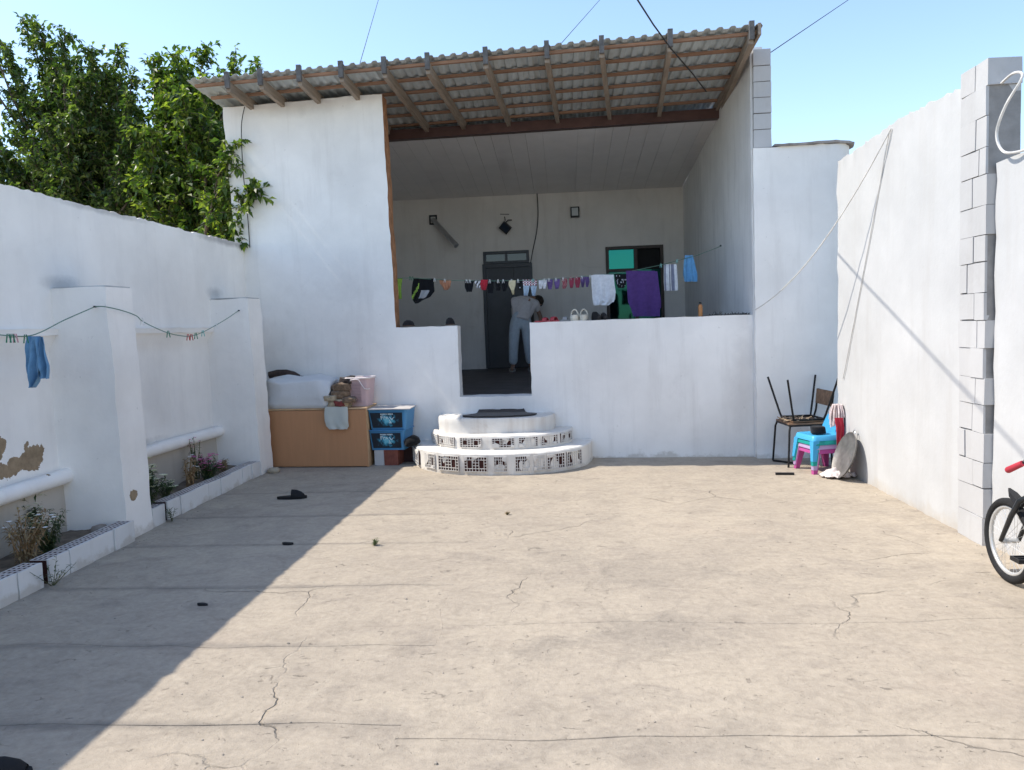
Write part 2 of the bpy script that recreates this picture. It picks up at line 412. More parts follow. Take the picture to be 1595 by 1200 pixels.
M_teal = teal_glass('teal_tinted_glass', (.010, .14, .12, 1)); M_teal2 = teal_glass('teal_glass_dim_reflection', (.003, .045, .04, 1))  # second tint is darker: dim reflections of the lower panes put into the colour

# ================================================================== GROUND
struct(MB().box(-400, 400, -300, 600, -.3, -.06).build('ground', M_dust))
yard = struct(MB().box(-4.0, 4.6, -4.5, 9.6, -.06, -.014).build('courtyard', M_dark_joint))
def slab(x0, x1, y0, y1, sd):
    """one cast bay of the concrete yard with slightly wandering, chipped edges"""
    ring = []
    for (ax, ay), (bx, by) in (((x0, y0), (x1, y0)), ((x1, y0), (x1, y1)), ((x1, y1), (x0, y1)), ((x0, y1), (x0, y0))):
        n = max(2, round(math.hypot(bx - ax, by - ay) / .07))
        for i in range(n): ring.append((ax + (bx - ax) * i / n, ay + (by - ay) * i / n))
    cx, cy = (x0 + x1) / 2, (y0 + y1) / 2; out = []
    for (x, y) in ring:
        d = noise.noise_vector(V((x * .8, y * .8, 0))) * .05 + noise.noise_vector(V((x * 3, y * 3, 5))) * .03 + noise.noise_vector(V((x * 9, y * 9, sd))) * (0. if abs(x + .72) < 1e-4 else .004)
        gx = 0.; gy = .0017 * (1 if y < cy else -1)
        out.append((x + d.x + gx, y + d.y + gy))
    me = MB(); k = len(out)
    ch = [(x, y + (cy - y) * .004) for x, y in out]
    vs = [(x, y, -.02) for x, y in out] + [(x, y, -.004) for x, y in out] + [(x, y, 0) for x, y in ch]
    fs = []
    for r in (0, 1):
        for i in range(k): j = (i + 1) % k; fs.append((r * k + i, r * k + j, (r + 1) * k + j, (r + 1) * k + i))
    fs.append(tuple(2 * k + i for i in range(k)))
    me.add(vs, fs); return me.build('concrete_slab', M_conc, yard)
LJ = [-4.4, -2.6, -.9, .6, 2.1, 2.97, 3.77, 4.67, 5.63, 6.52, 7.50, 9.55]
RJ = [-4.4, -1.2, 1.0, 2.87, 4.02, 6.3, 9.55]
for a, b in zip(LJ, LJ[1:]): slab(-3.98, -.72, a, b, a)
for a, b in zip(RJ, RJ[1:]): slab(-.72, 4.55, a, b, a + 20)

# ================================================================== HOUSE
def FY(x): return 9.15 - .095 * x                        # front of the house on plan
house = thing('house', 'white house with open veranda, corrugated shed roof and whitewashed front parapet', 'house', (-.9, 9.3, 0))
THK = .27
us = frange(-4.07, 2.13, .11, (-2.07, -1.30, -.42)); zs = frange(0, 4.43, .11, (.76, 1.63))
def fin(u, z):
    if u < -2.07: return True
    if -1.30 < u < -.42: return z < .76
    return z < 1.63
def fmap(u, w, z):
    lean = .014 * (z - 1.6) if u < -1.9 else 0.
    return (u - (lean if u > -3.9 else lean * 2.2), FY(u) + w, z)
fw = gridwall(us, zs, fin, 0, THK, fmap, .005, .008, lambda s, u, z: 1 if (s == 'u1' and u < -1.9 and z > 1.6) else (2 if s == 'back' else 0))
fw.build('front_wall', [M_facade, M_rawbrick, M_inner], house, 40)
# raised plinth and veranda floor
MB().add([(-3.8, FY(-3.8) + THK, .70), (2.1, FY(2.1) + THK, .70), (2.1, 13.9, .70), (-3.8, 13.9, .70),
          (-3.8, FY(-3.8) + THK, .765), (2.1, FY(2.1) + THK, .765), (2.1, 13.9, .84), (-3.8, 13.9, .84)],
         [(3, 2, 1, 0), (4, 5, 6, 7), (0, 1, 5, 4), (1, 2, 6, 5), (2, 3, 7, 6), (3, 0, 4, 7)]).build('veranda_floor', M_darkfloor, house)
YB = 13.9
DX0, DX1, DZ = aty(751, 412, YB).x, aty(829, 412, YB).x, 2.72
TX0, TX1, TZ = aty(752, 392, YB).x, aty(824, 392, YB).x, aty(787, 391, YB).z
WX0, WX1 = aty(943, 386, YB).x, aty(1033, 381, YB).x
WZ1, WZ0 = aty(988, 383, YB).z, 1.42
us = frange(-4.07, 2.16, .13, (DX0, DX1, WX0, WX1, TX0, TX1)); zs = frange(.5, 4.1, .13, (DZ, TZ, WZ0, WZ1))
def bin_(u, z):
    if DX0 < u < DX1 and z < DZ: return False
    if TX0 < u < TX1 and z < TZ: return False
    if WX0 < u < WX1 and WZ0 < z < WZ1: return False
    return True
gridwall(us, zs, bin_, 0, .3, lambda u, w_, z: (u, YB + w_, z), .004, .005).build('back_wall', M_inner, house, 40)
# side walls
def side_top(y): return 4.56 - (y - 8.9) * .11
us = frange(FY(2.2) - .02, 14.2, .14); zs = frange(0, 4.56, .115)
gridwall(us, zs, lambda u, z: z < side_top(u), 0, .13, lambda u, w_, z: (2.12 + .01 * math.sin(u) + w_, u, z), .005, .007).build('side_wall', M_side, house, 40)
us = frange(FY(-4) + .3, 14.2, .25); zs = frange(0, 4.3, .25)
gridwall(us, zs, lambda u, z: True, 0, .22, lambda u, w_, z: (-4.07 + w_, u, z), .005, .006).build('side_wall', M_side, house, 40)
# concrete blocks of the side wall's end, bare above the yard wall
bx0, bx1 = 2.145, 2.335
bz = [3.46, 3.66, 3.835, 4.005, 4.175, 4.345, 4.525]
for i, (a, b) in enumerate(zip(bz, bz[1:])):
    m = MB().box(bx0, bx1, 8.86, 9.20, a + .004, b - .004).jit(.007, 5, i)
    m.build('concrete_block', M_block, house)
MB().box(bx0 + .004, bx1 - .004, 8.870, 9.18, 3.44, 4.51).build('mortar_core', M_dark_joint, house)
MB().box(2.252, 2.33, 9.2, 14.1, 0, 3.9).build('side_wall', M_side, house)

# --- roof
EZ = 4.405
def rz_(d): return EZ - .045 * d                          # underside of the rafters, d metres behind the eave
tips = [357, 408, 468, 533, 600, 667, 757, 852, 937, 1043, 1169]
inner = {600: (665, 203), 667: (723, 200), 757: (793, 195), 852: (869, 190), 937: (949, 181), 1043: (1025, 176), 1169: (1120, 170)}
EAVE = .60
def EY(x): return FY(x) - EAVE
def BY(x): return 10.63 - .05 * (x - 2.12)
for i, tp in enumerate(tips):
    py = 128 - (tp - 357) * 78 / 812.
    r = ray(tp, py); p = CAMP + r * ((9.15 - EAVE) / (r.y + .095 * r.x))
    if tp in inner:
        q = inner[tp]; rr = ray(*q); xi = (rr * (10.75 / rr.y)).x
    else: xi = p.x + .05
    y0 = p.y - .03; L = BY(xi) + .2 - y0
    dirx = (xi - p.x) / (BY(xi) - p.y)
    a = V((p.x - .03 * dirx, y0, rz_(0) + .055)); b = V((p.x + dirx * L, y0 + L, rz_(L) + .055))
    rf_ = MB().bar(a, b, .05, .115).jit(.004, 4, i).build('rafter', M_rafter, house)
    MB().box(a.x - .026, a.x + .026, a.y - .045, a.y - .001, rz_(0) + .035, rz_(0) + .215).jit(.004, 6, i).build('rafter_end', M_tail, rf_)
rows = [.05, .46, .87, 1.28, 1.69, 2.12]
for i, d in enumerate(rows):
    x0, x1 = -4.23, 2.10
    za = rz_(d) + .128
    MB().bar((x0, EY(x0) + d, za), (x1, EY(x1) + d, za), .042, .03).jit(.003, 3, i).build('roof_batten', M_batten, house)
def roofsheet():
    mb = MB(); x0, x1, pit = -4.29, 2.11, .128
    n = int((x1 - x0) / pit * 8); rowsd = [-.05] + [.35 * k for k in range(1, 15)]
    xs = [x0 + (x1 - x0) * i / n for i in range(n + 1)]
    def prof(x):
        t = ((x - x0) / pit) % 1
        if t < .42: return 0
        if t < .54: return (t - .42) / .12
        if t < .88: return 1
        return (1 - t) / .12
    for k in range(len(rowsd) - 1):
        for layer, off in ((0, 0.), (1, .003)):
            vs = []; fs = []
            for d, step in ((rowsd[k], .014), (rowsd[k + 1] + .02, 0.)):
                for x in xs:
                    z = rz_(d) + .146 + prof(x) * .024 + step + off
                    z += .004 * noise.noise(V((x * 2, d * 2, 0)))
                    vs.append((x, EY(x) + d, z))
            m = n + 1
            for i in range(n):
                q = (i, i + 1, m + i + 1, m + i); fs.append(q if layer else q[::-1])
            mb.add(vs, fs)
        # folded front lip of the course
        vs = []; fs = []
        for dz in (0., .003):
            for x in xs:
                vs.append((x, EY(x) + rowsd[k], rz_(rowsd[k]) + .146 + prof(x) * .024 + .014 + dz + .004 * noise.noise(V((x * 2, rowsd[k] * 2, 0)))))
        for i in range(n): fs.append((i, i + 1, n + 1 + i + 1, n + 1 + i))
        mb.add(vs, fs)
    return mb
roofsheet().build('roof_sheet', M_roofsheet, house, 30)
# barge board on the right gable of the roof
MB().bar((2.075, EY(2.07) - .07, rz_(0) + .13), (2.085, 10.75, rz_(2.1) + .07), .03, .12).build('barge_board', M_rafter, house)
# steel beam carrying the rafters
MB().bar((-3.85, BY(-3.85), 4.30), (2.12, BY(2.12), 4.30), .12, .13).build('roof_beam', M_beam, house)
# ceiling: one long panel beside the other
def ceil(x, t): return (x, BY(x) + .07 + t * (YB - BY(x) - .07), 4.245 - t * (4.245 - 3.92))
x = -3.84
while x < 2.11:
    xe = min(x + .238, 2.118)
    vs = []
    for off in (0, .012):
        for (xx, tt) in ((x, 0), (xe, 0), (xe, 1), (x, 1)):
            c = ceil(xx, tt); vs.append((c[0], c[1], c[2] + off + .0012 * random.uniform(-1, 1)))
    MB().add(vs, [(3, 2, 1, 0), (4, 5, 6, 7), (0, 1, 5, 4), (1, 2, 6, 5), (2, 3, 7, 6), (3, 0, 4, 7)]).build('ceiling_panel', M_ceil, house)
    x = xe + .003
MB().add([ceil(-3.84,-.02)[:2]+(4.275,),ceil(2.11,-.02)[:2]+(4.275,),ceil(2.11,1)[:2]+(3.95,),ceil(-3.84,1)[:2]+(3.95,),
          ceil(-3.84,-.02)[:2]+(4.285,),ceil(2.11,-.02)[:2]+(4.285,),ceil(2.11,1)[:2]+(3.96,),ceil(-3.84,1)[:2]+(3.96,)],
         [(3, 2, 1, 0), (4, 5, 6, 7), (0, 1, 5, 4), (1, 2, 6, 5), (2, 3, 7, 6), (3, 0, 4, 7)]).build('ceiling_light_block', M_ceil, house)  # unseen board added above the panels to stop daylight through their gaps
# --- door
dr = MB().box(DX0 + .004, DX0 + .06, YB - .03, YB + .1, .845, DZ - .004).box(DX1 - .06, DX1 - .004, YB - .03, YB + .1, .845, DZ - .004)
dr.box(DX0 + .06, DX1 - .06, YB - .03, YB + .1, DZ - .07, DZ - .004)
door = dr.build('door', M_door, house)
mid = DX0 + (DX1 - DX0) * .62
for a, b in ((DX0 + .063, mid - .003), (mid + .003, DX1 - .063)):
    lf = MB().box(a, b, YB + .0, YB + .045, .85, DZ - .073)
    lf.box(a + .06, b - .06, YB - .012, YB - .001, 1.05, 1.65).box(a + .06, b - .06, YB - .012, YB - .001, 1.75, 2.5)
    lf.build('door_leaf', M_door, door)
MB().tube([(mid - .05, YB, 1.78), (mid - .05, YB - .05, 1.78), (mid - .05, YB - .05, 1.92), (mid - .05, YB, 1.92)], .009).build('door_handle', M_steel, door)
tr = MB().box(TX0 + .004, TX0 + .05, YB - .02, YB + .09, DZ + .002, TZ - .003).box(TX1 - .05, TX1 - .004, YB - .02, YB + .09, DZ + .002, TZ - .003)
tr.box(TX0 + .05, TX1 - .05, YB - .02, YB + .09, TZ - .05, TZ - .003).box(TX0 + .05, TX1 - .05, YB - .02, YB + .09, DZ + .002, DZ + .045)
tr.box((TX0 + TX1) / 2 - .02, (TX0 + TX1) / 2 + .02, YB - .015, YB + .08, DZ + .045, TZ - .05)
trw = tr.build('transom_window', M_door, house)
for a, b in ((TX0 + .05, (TX0 + TX1) / 2 - .02), ((TX0 + TX1) / 2 + .02, TX1 - .05)):
    MB().box(a, b, YB + .03, YB + .04, DZ + .045, TZ - .05).build('pane', M_doorglass, trw)
# --- window with tinted panes
wn = MB(); e = .055; wm = (WX0 + WX1) / 2 + .02; wz = WZ1 - .42
wn.box(WX0 + .003, WX0 + e, YB - .03, YB + .12, WZ0 + .003, WZ1 - .003).box(WX1 - e, WX1 - .003, YB - .03, YB + .12, WZ0 + .003, WZ1 - .003)
wn.box(WX0 + e, WX1 - e, YB - .03, YB + .12, WZ1 - e, WZ1 - .003).box(WX0 + e, WX1 - e, YB - .03, YB + .12, WZ0 + .003, WZ0 + e)
wn.box(wm - .03, wm + .03, YB - .025, YB + .11, WZ0 + e, WZ1 - e).box(WX0 + e, wm - .03, YB - .02, YB + .1, wz - .025, wz + .025)
win = wn.build('window', M_frame, house)
MB().box(WX0 + e, wm - .03, YB + .03, YB + .036, wz + .025, WZ1 - e).build('pane', M_teal, win)
MB().box(WX0 + e, wm - .03, YB + .03, YB + .036, WZ0 + e, wz - .025).build('pane', M_teal2, win)
MB().box(wm + .03, WX1 - e, YB + .05, YB + .056, WZ0 + e, wz).build('pane', M_teal2, win)
MB().box(wm + .03, WX1 - e, YB + .051, YB + .057, wz + .003, WZ1 - e).build('insect_screen', M_matblack, win)
MB().box(-4, 2.1, YB + .31, YB + .33, .6, 4.0).build('black_backing', M_matblack, house)  # black sheet just behind the back wall, closing its openings

# ================================================================== WALLS OF THE YARD
# piece of wall to the right of the veranda, its right end rounded
sw = thing('yard_wall', 'short white wall section with rounded end right of the veranda parapet', 'wall', (2.6, 8.95, 0))
outl = [(2.135, 8.855), (2.5, 8.83), (2.85, 8.80), (3.0, 8.81), (3.12, 8.86), (3.20, 8.95), (3.24, 9.08), (3.24, 9.35)]
pts = []
for (a, b) in zip(outl, outl[1:]):
    n = max(2, int((V(b) - V(a)).length / .06))
    for i in range(n): pts.append((a[0] + (b[0] - a[0]) * i / n, a[1] + (b[1] - a[1]) * i / n))
pts.append(outl[-1]); us = list(range(len(pts))); zs = frange(0, 3.46, .1)
def swm(u, w_, z):
    x, y = pts[int(u)]; nx, ny = (0, 1) if x < 3.0 else (-.7, .5)
    bul = -.03 * max(0, 1 - z / .12) ** 2
    return (x + nx * w_, y + ny * w_ + (bul if w_ == 0 else 0), z)
gridwall(us, zs, lambda u, z: True, 0, .22, swm, .006, .008).build('wall', M_facade, sw, 50)
cp = [(p[0], p[1]) for p in pts] + [(3.05, 9.3), (2.35, 9.2), (2.36, 9.0)]
mcap = MB(); mcap.prism([(max(2.35, x_) + (.04 if x_ > 3.1 else 0), y_ - .03) for x_, y_ in [(2.36, 8.86)] + [q for q in pts if q[0] > 2.4]] + [(3.1, 9.32), (2.36, 9.15)], 3.462, 3.485)
mcap.jit(.012, 8).build('coping', simple('weathered_cement', (.30, .27, .25), .95, var=.4, scale=8, bump=.4), sw)

# left boundary wall with piers, recessed bays and a moulded pipe at the foot
lw = thing('boundary_wall', 'long whitewashed wall on the left with square piers and peeling paint', 'wall', (-4.1, 3, 0))
us = frange(-4.4, 3.0, .14)[:-1] + frange(3.0, 9.74, .045); zs = frange(0, 2.745, .11, (1.70, 1.66))
def lmap(u, w_, z):
    x = -4.0 - (.05 if (z < 1.655 and w_ == 0) else 0) + (.012 if 1.655 < z < 1.72 and w_ == 0 else 0)
    return (x - w_, u, z)
g = gridwall(us, zs, lambda u, z: True, 0, .22, lmap, .006, .011, None, 1.2)
g.v = [tuple(p) for p in g.v]; g.f = [f[::-1] for f in g.f]
g.build('wall', M_leftw, lw, 40)
lw2 = MB(); 
for (a, b) in ((-4.4, 5.80), (6.17, 8.50)):
    us = frange(a, b, .12); zs = frange(0, .50, .1)
    q = gridwall(us, zs, lambda u, z: True, 0, .05, lambda u, w_, z: (-4.025 - w_ * .4, u, z), .010, .008)
    q.f = [f[::-1] for f in q.f]; q.build('bare_footing', M_lowwall, lw, 40)
    tg = gridwall(frange(a, b, .07), frange(1.655, 1.705, .025), lambda u, z: True, 0, .03, lambda u, w_, z: (-3.968 - w_ + (.008 if z > 1.69 else 0), u, z), .002, .004); tg.f = [f[::-1] for f in tg.f]; tg.build('ledge_trim', M_leftw, lw, 40)
    MB().tube([(-3.985 + .006 * math.sin(y * 3), y, .53 + .012 * math.sin(y * 1.1 + 1)) for y in frange(a + .0, b - .0, .15)], .062, 12).build('foot_moulding', M_leftw, lw, 60)
for (y0, y1) in ((5.80, 6.17), (8.50, 8.86)):
    us = frange(-4.09, -3.55, .09); zs = frange(0, 2.02, .1)
    gridwall(us, zs, lambda u, z: True, 0, y1 - y0, lambda u, w_, z: (u + .018 * (1 - z) * (1 if u > -3.6 else 0) + .014, y0 + w_, z), .006, .010).build('pier', M_leftw, lw, 40)
    MB().box(-3.99, -3.56, y0 + .02, y1 - .02, 2.022, 2.03).jit(.004, 9).build('pier_cap', M_block, lw)

# right boundary wall with an unplastered column of blocks at its near end
rw = thing('boundary_wall', 'tall whitewashed wall on the right ending in a column of blocks', 'wall', (2.9, 6.8, 0))
us = frange(5.66, 8.17, .045); zs = frange(0, 3.16, .11)
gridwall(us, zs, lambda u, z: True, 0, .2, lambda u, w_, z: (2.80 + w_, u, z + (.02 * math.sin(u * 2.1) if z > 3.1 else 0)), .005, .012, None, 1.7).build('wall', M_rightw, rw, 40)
MB().box(2.792, 2.99, 5.336, 5.68, 0, 3.18).build('mortar_core', simple('mortar', (.26, .25, .24), .95), rw)
z = 0.; i = 0
while z < 3.2:
    h = min(.19 + .012 * math.sin(i * 2.3), 3.215 - z)
    if h < .05: break
    cut = (5.50, 5.42, 5.46, 5.56, 5.48, 5.44)[i % 6]
    for a, b in ((5.325, cut), (cut, 5.662)):
        pr = random.uniform(-.004, .004); g_ = .0022 + random.choice((0, 0, .002, .006))
        nr = random.choice((0, 0, .012)) if a < 5.4 else 0
        MB().box(2.775 + pr, 2.992, a + (0 if a < 5.4 else g_ * .6) + nr, b - g_ * .6, z + g_, z + h - g_ * .4).jit(.004, 6, i).build('concrete_block', M_block, rw)
    z += h; i += 1
nw = thing('boundary_wall', 'lower whitewashed wall on the right beside the bicycle, nearest the camera', 'wall', (2.95, 2, 0))
us = frange(-4.4, 5.318, .14, ()); zs = frange(0, 2.55, .12)
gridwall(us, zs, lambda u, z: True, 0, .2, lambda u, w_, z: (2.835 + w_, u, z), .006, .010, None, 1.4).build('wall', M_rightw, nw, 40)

# ================================================================== STEPS
st = thing('entrance_steps', 'three half-round white steps faced with perforated bricks before the veranda', 'steps', (-.8, 9.1, 0))
M_step = plaster('whitewash_steps', (.78, .75, .70), (.42, .34, .27), amt=.75, drip=.45, low=.05)
M_hole = simple('brick_hole_shade', (.05, .018, .015), .95, var=.5, scale=30)  # brick red darkened: shade of deep holes is put into the colour
M_lat = plaster('whitewashed_brick', (.70, .67, .63), (.45, .35, .30), amt=.6, drip=.1)
TIERS = [(1.07, 8.17, 0., .235), (.845, 8.44, .235, .385), (.70, 8.70, .385, .556)]
TCX = [-.79, -.79, -.85]
def tier_xy(k, a):
    A, yf, _, _ = TIERS[k]; B = FY(TCX[k]) - yf; e = 2 / 2.25
    c, s = math.cos(a), math.sin(a)
    SCX = TCX[k]; e2 = e if k < 2 else .62
    x = SCX + A * math.copysign(abs(c) ** e2, c); y = FY(SCX) - B * abs(s) ** e2 - .095 * (x - SCX) * .8
    return x, y
for k in range(3):
    A, yf, z0, z1 = TIERS[k]; n = 64; SCX = TCX[k]
    poly = [tier_xy(k, PI * i / n) for i in range(n + 1)]
    mb = MB(); ring = poly; m = len(ring)
    zsr = [z0, z0 + (z1 - z0) * .33, z0 + (z1 - z0) * .66, z1 - .012, z1]
    for j, z in enumerate(zsr):
        for (x, y) in ring:
            ins = .010 if j == 4 else 0.
            p = V((x, y, z)); d = noise.noise_vector(p * 6) * .006 + noise.noise_vector(p * 19) * .003
            mb.v.append((x + (SCX - x) * ins + d.x, y + (FY(SCX) - y) * ins + d.y, z + (d.z if 0 < j else 0)))
    for j in range(4):
        for i in range(m - 1):
            mb.f.append((j * m + i + 1, j * m + i, (j + 1) * m + i, (j + 1) * m + i + 1)); mb.m.append(0)
    b0 = len(mb.v)
    mb.v += [(ring[-1][0], FY(ring[-1][0]) + .02, z1), (ring[0][0], FY(ring[0][0]) + .02, z1)]
    mb.f.append(tuple(4 * m + i for i in range(m - 1, -1, -1))[::1] + (b0 + 1, b0)[:0]); mb.m.append(0)
    # strip closing the tread against the wall
    mb.f.append((4 * m, b0 + 1, b0, 4 * m + m - 1)); mb.m.append(0)
    mb.build('step', M_step, st, 35, fix=True)
def brick_face(mb, W_, H_, full=True, cuts=()):
    """perforated brick face in its own plane (x across, z up, front towards -y)"""
    mb.box(-W_ / 2, W_ / 2, .004, .03, 0, H_, 1)
    cols = [0, .13, .37, .49, .51, .63, .87, 1.]
    t_ = .0058
    for c in (0., .125, .355, .5, .645, .875, 1.):
        x = -W_ / 2 + c * W_; mb.box(x - t_ / 2, x + t_ / 2, -.006, .003, 0, H_)
    for c in (0., .2, .8, 1.):
        z = c * H_; mb.box(-W_ / 2, W_ / 2, -.0065, .0035, z - t_ / 2, z + t_ / 2)
    for a, b in ((0., .125), (.355, .645), (.875, 1.)):
        for c in (.4, .6):
            mb.box(-W_ / 2 + a * W_, -W_ / 2 + b * W_, -.0055, .0032, c * H_ - t_ / 2, c * H_ + t_ / 2)
    for a in (.24, .76):
        for (z0, z1) in ((0, .2), (.8, 1.)):
            x = -W_ / 2 + a * W_; mb.box(x - t_ / 2, x + t_ / 2, -.0056, .0031, z0 * H_, z1 * H_)
    for (x, z, rx, rzz) in cuts:                           # smears of whitewash over the holes
        n = 9; vs = []
        for k in range(n):
            a = 2 * PI * k / n; q = random.uniform(.5, .95)
            vs.append((max(-W_ / 2, min(W_ / 2, x + math.cos(a) * rx * q)), max(0, min(H_, z + math.sin(a) * rzz * q))))
        mb.add([(p[0], -.011, p[1]) for p in vs] + [(p[0], .0, p[1]) for p in vs],
               [tuple(range(n))] + [(i, n + i, n + (i + 1) % n, (i + 1) % n) for i in range(n)])
    return mb
def step_brick(k, px0, px1, cuts, zr=(.18, .86)):
    A, yf, z0, z1 = TIERS[k]; z = z0 + (z1 - z0) * zr[0]; H_ = (z1 - z0) * (zr[1] - zr[0])
    # find the arc points whose pixels are px0 and px1
    best = [None, None]
    def pxof(p):
        c = RW.transposed() @ (V(p) - CAMP); return CX + FPX * c.x / c.z
    for i in range(401):
        a = PI * i / 400; x, y = tier_xy(k, a)
        if y > FY(x) - .06: continue
        u = pxof((x, y, z))
        for q, t_ in enumerate((px0, px1)):
            if best[q] is None or abs(u - t_) < best[q][0]: best[q] = (abs(u - t_), V((x, y, 0)))
    a, b = best[0][1], best[1][1]; W_ = max(.05, (b - a).length); c = (a + b) / 2
    d = (b - a).normalized(); nrm = V((d.y, -d.x, 0))
    # push out so that the flat brick face clears the curved riser
    ang = math.atan2(d.y, d.x); sag = W_ * W_ / (8 * 1.0)
    mb = brick_face(MB(), W_, H_, cuts=[(x * W_, zz * H_, rx * W_, rz2 * H_) for x, zz, rx, rz2 in cuts])
    mb.xf(Matrix.Translation(c + nrm * (sag + .004) + V((0, 0, z))) @ Matrix.Rotation(ang, 4, 'Z')).jit(.0012, 14, px0)
    mb.build('perforated_brick', [M_lat, M_hole], st)
for a in ((641, 655, [(.3, .9, .3, .2)]), (664, 679, [(-.4, .6, .45, .6), (.2, .0, .3, .2)]), (685, 716, [(-.3, 1, .2, .12)]),
          (724, 760, [(0, 1., .18, .2), (-.45, .9, .12, .3)]), (771, 790, [(.4, .85, .3, .3)]), (803, 826, [(-.15, .4, .16, .6), (.45, .95, .25, .3), (.45, .1, .2, .25)]),
          (832, 848, [(-.45, .8, .4, .35), (-.4, .15, .25, .2)]), (852, 879, [(-.35, .95, .25, .2)]), (883, 905, [(.0, 1., .3, .1)])):
    step_brick(0, *a)
for a in ((666, 684, [(-.4, .5, .15, .7)]), (686, 709, []), (718, 750, [(.45, .2, .1, .2)]), (767, 801, [(-.4, .15, .35, .5), (.1, .9, .2, .1), (.42, .1, .14, .3)]),
          (808, 838, [(-.4, .1, .2, .3)]), (843, 868, [(.3, .1, .15, .2)]), (873, 889, [(-.4, .9, .2, .2)])):
    step_brick(1, *a)
# door mat
mat_pts = [(-1.22, 8.88), (-1.08, 8.80), (-.80, 8.75), (-.52, 8.79), (-.38, 8.87), (-.36, 8.95), (-.47, 9.03), (-.50, 9.12), (-.52, 9.185), (-1.07, 9.235), (-1.09, 9.14), (-1.12, 9.06), (-1.24, 8.97)]
mm = bmesh.new(); fv = [mm.verts.new((x_, y_, .560)) for x_, y_ in mat_pts]; mm.faces.new(fv)
for ax_ in range(20): bmesh.ops.bisect_plane(mm, geom=mm.verts[:] + mm.edges[:] + mm.faces[:], plane_co=(0, 8.76 + ax_ * .025, 0), plane_no=(0, 1, 0))
for ax_ in range(20): bmesh.ops.bisect_plane(mm, geom=mm.verts[:] + mm.edges[:] + mm.faces[:], plane_co=(-1.22 + ax_ * .045, 0, 0), plane_no=(1, 0, 0))
for v in mm.verts:
    d_ = FY(v.co.x) - v.co.y; v.co.z += max(0, (.10 - d_)) ** 1.3 * .9 + .006 * abs(noise.noise(v.co * 6))
    if d_ < .02: v.co.y = FY(v.co.x) - .02
me_ = bpy.data.meshes.new('door_mat'); mm.to_mesh(me_); mm.free(); me_.materials.append(fabric('dark_mat', (.05, .043, .04)))
o = put('door_mat', me_); md = o.modifiers.new('solid', 'SOLIDIFY'); md.thickness = .014; md.offset = 1
tag(o, 'dark scallop-edged door mat on the top step', 'mat')

# ================================================================== PLANTERS
M_tileface = plaster('whitewashed_kerb', (.76, .75, .73), (.50, .46, .42), amt=.5, drip=.35, low=.05)
M_perf = plaster('dirty_brick_top', (.62, .58, .56), (.34, .26, .24), amt=.7, drip=.2)
def perf_top(L_):
    """hollow brick lying on its side: a solid box, thin bars over a top coloured dark as hole shade"""
    mb = MB(); W_, H_ = .115, .165
    mb.box(-W_ / 2, W_ / 2, 0, L_, 0, H_ - .004, 1)
    t_ = .0085; nx = 3; ny = max(3, int(L_ / .042))
    for i in range(nx + 1):
        x = -W_ / 2 + (W_ - t_) * i / nx; mb.box(x, x + t_, 0, L_, H_ - .005, H_)
    for j in range(ny + 1):
        y = (L_ - t_) * j / ny; mb.box(-W_ / 2 + .001, W_ / 2 - .001, y, y + t_, H_ - .0045, H_ - .0006)
    return mb
def planter(label, joints, xf_, soil_hi):
    y0, y1 = joints[0], joints[-1]
    t = thing('planter', label, 'planter', (xf_ - .2, (y0 + y1) / 2, 0))
    for i, (a, b) in enumerate(zip(joints, joints[1:])):
        if b - a < .1: continue
        dx = random.uniform(-.006, .006); dz = random.uniform(-.006, .004); yaw = random.uniform(-.012, .012)
        M = Matrix.Translation((xf_ - .075 + dx, a + .004, dz)) @ Matrix.Rotation(yaw, 4, 'Z')
        perf_top(b - a - .008).xf(M).jit(.002, 11, i).build('hollow_brick', [M_perf, M_hole], t)
        L_ = b - a - .007; f = MB()
        us = frange(0, L_, .05); zz = frange(0, .166, .04)
        g = gridwall(us, zz, lambda u, z: True, 0, .016, lambda u, w_, z: V(M @ V((.0585 + .016 - w_, u, z))), .003, .003, seed=i)
        g.build('facing', M_tileface, t, 40)
    us = frange(y0 - .05, y1 + .02, .06); xs = frange(-4.0, xf_ - .13, .06); mb = MB()
    for u in us:
        for x in xs: mb.v.append((x, u, .10 + soil_hi + .03 * noise.noise(V((x * 5, u * 5, 3))) + .012 * noise.noise(V((x * 21, u * 21, 3)))))
    m = len(xs)
    for i in range(len(us) - 1):
        for j in range(m - 1): mb.f.append((i * m + j, i * m + j + 1, (i + 1) * m + j + 1, (i + 1) * m + j)); mb.m.append(0)
    mb.build('soil', M_soil, t, 180)
    return t
p1 = planter('white kerbed flower bed nearest the camera, with flowering bush', [2.9, 3.2, 3.48, 3.76, 3.95, 4.22, 4.49, 4.72, 4.785, 5.0, 5.27, 5.53, 5.80], -3.465, .0)
p2 = planter('white kerbed flower bed between the two wall piers', [6.19, 6.40, 6.45, 6.67, 6.95, 7.23, 7.49, 7.75, 8.03, 8.27, 8.49], -3.53, .01)

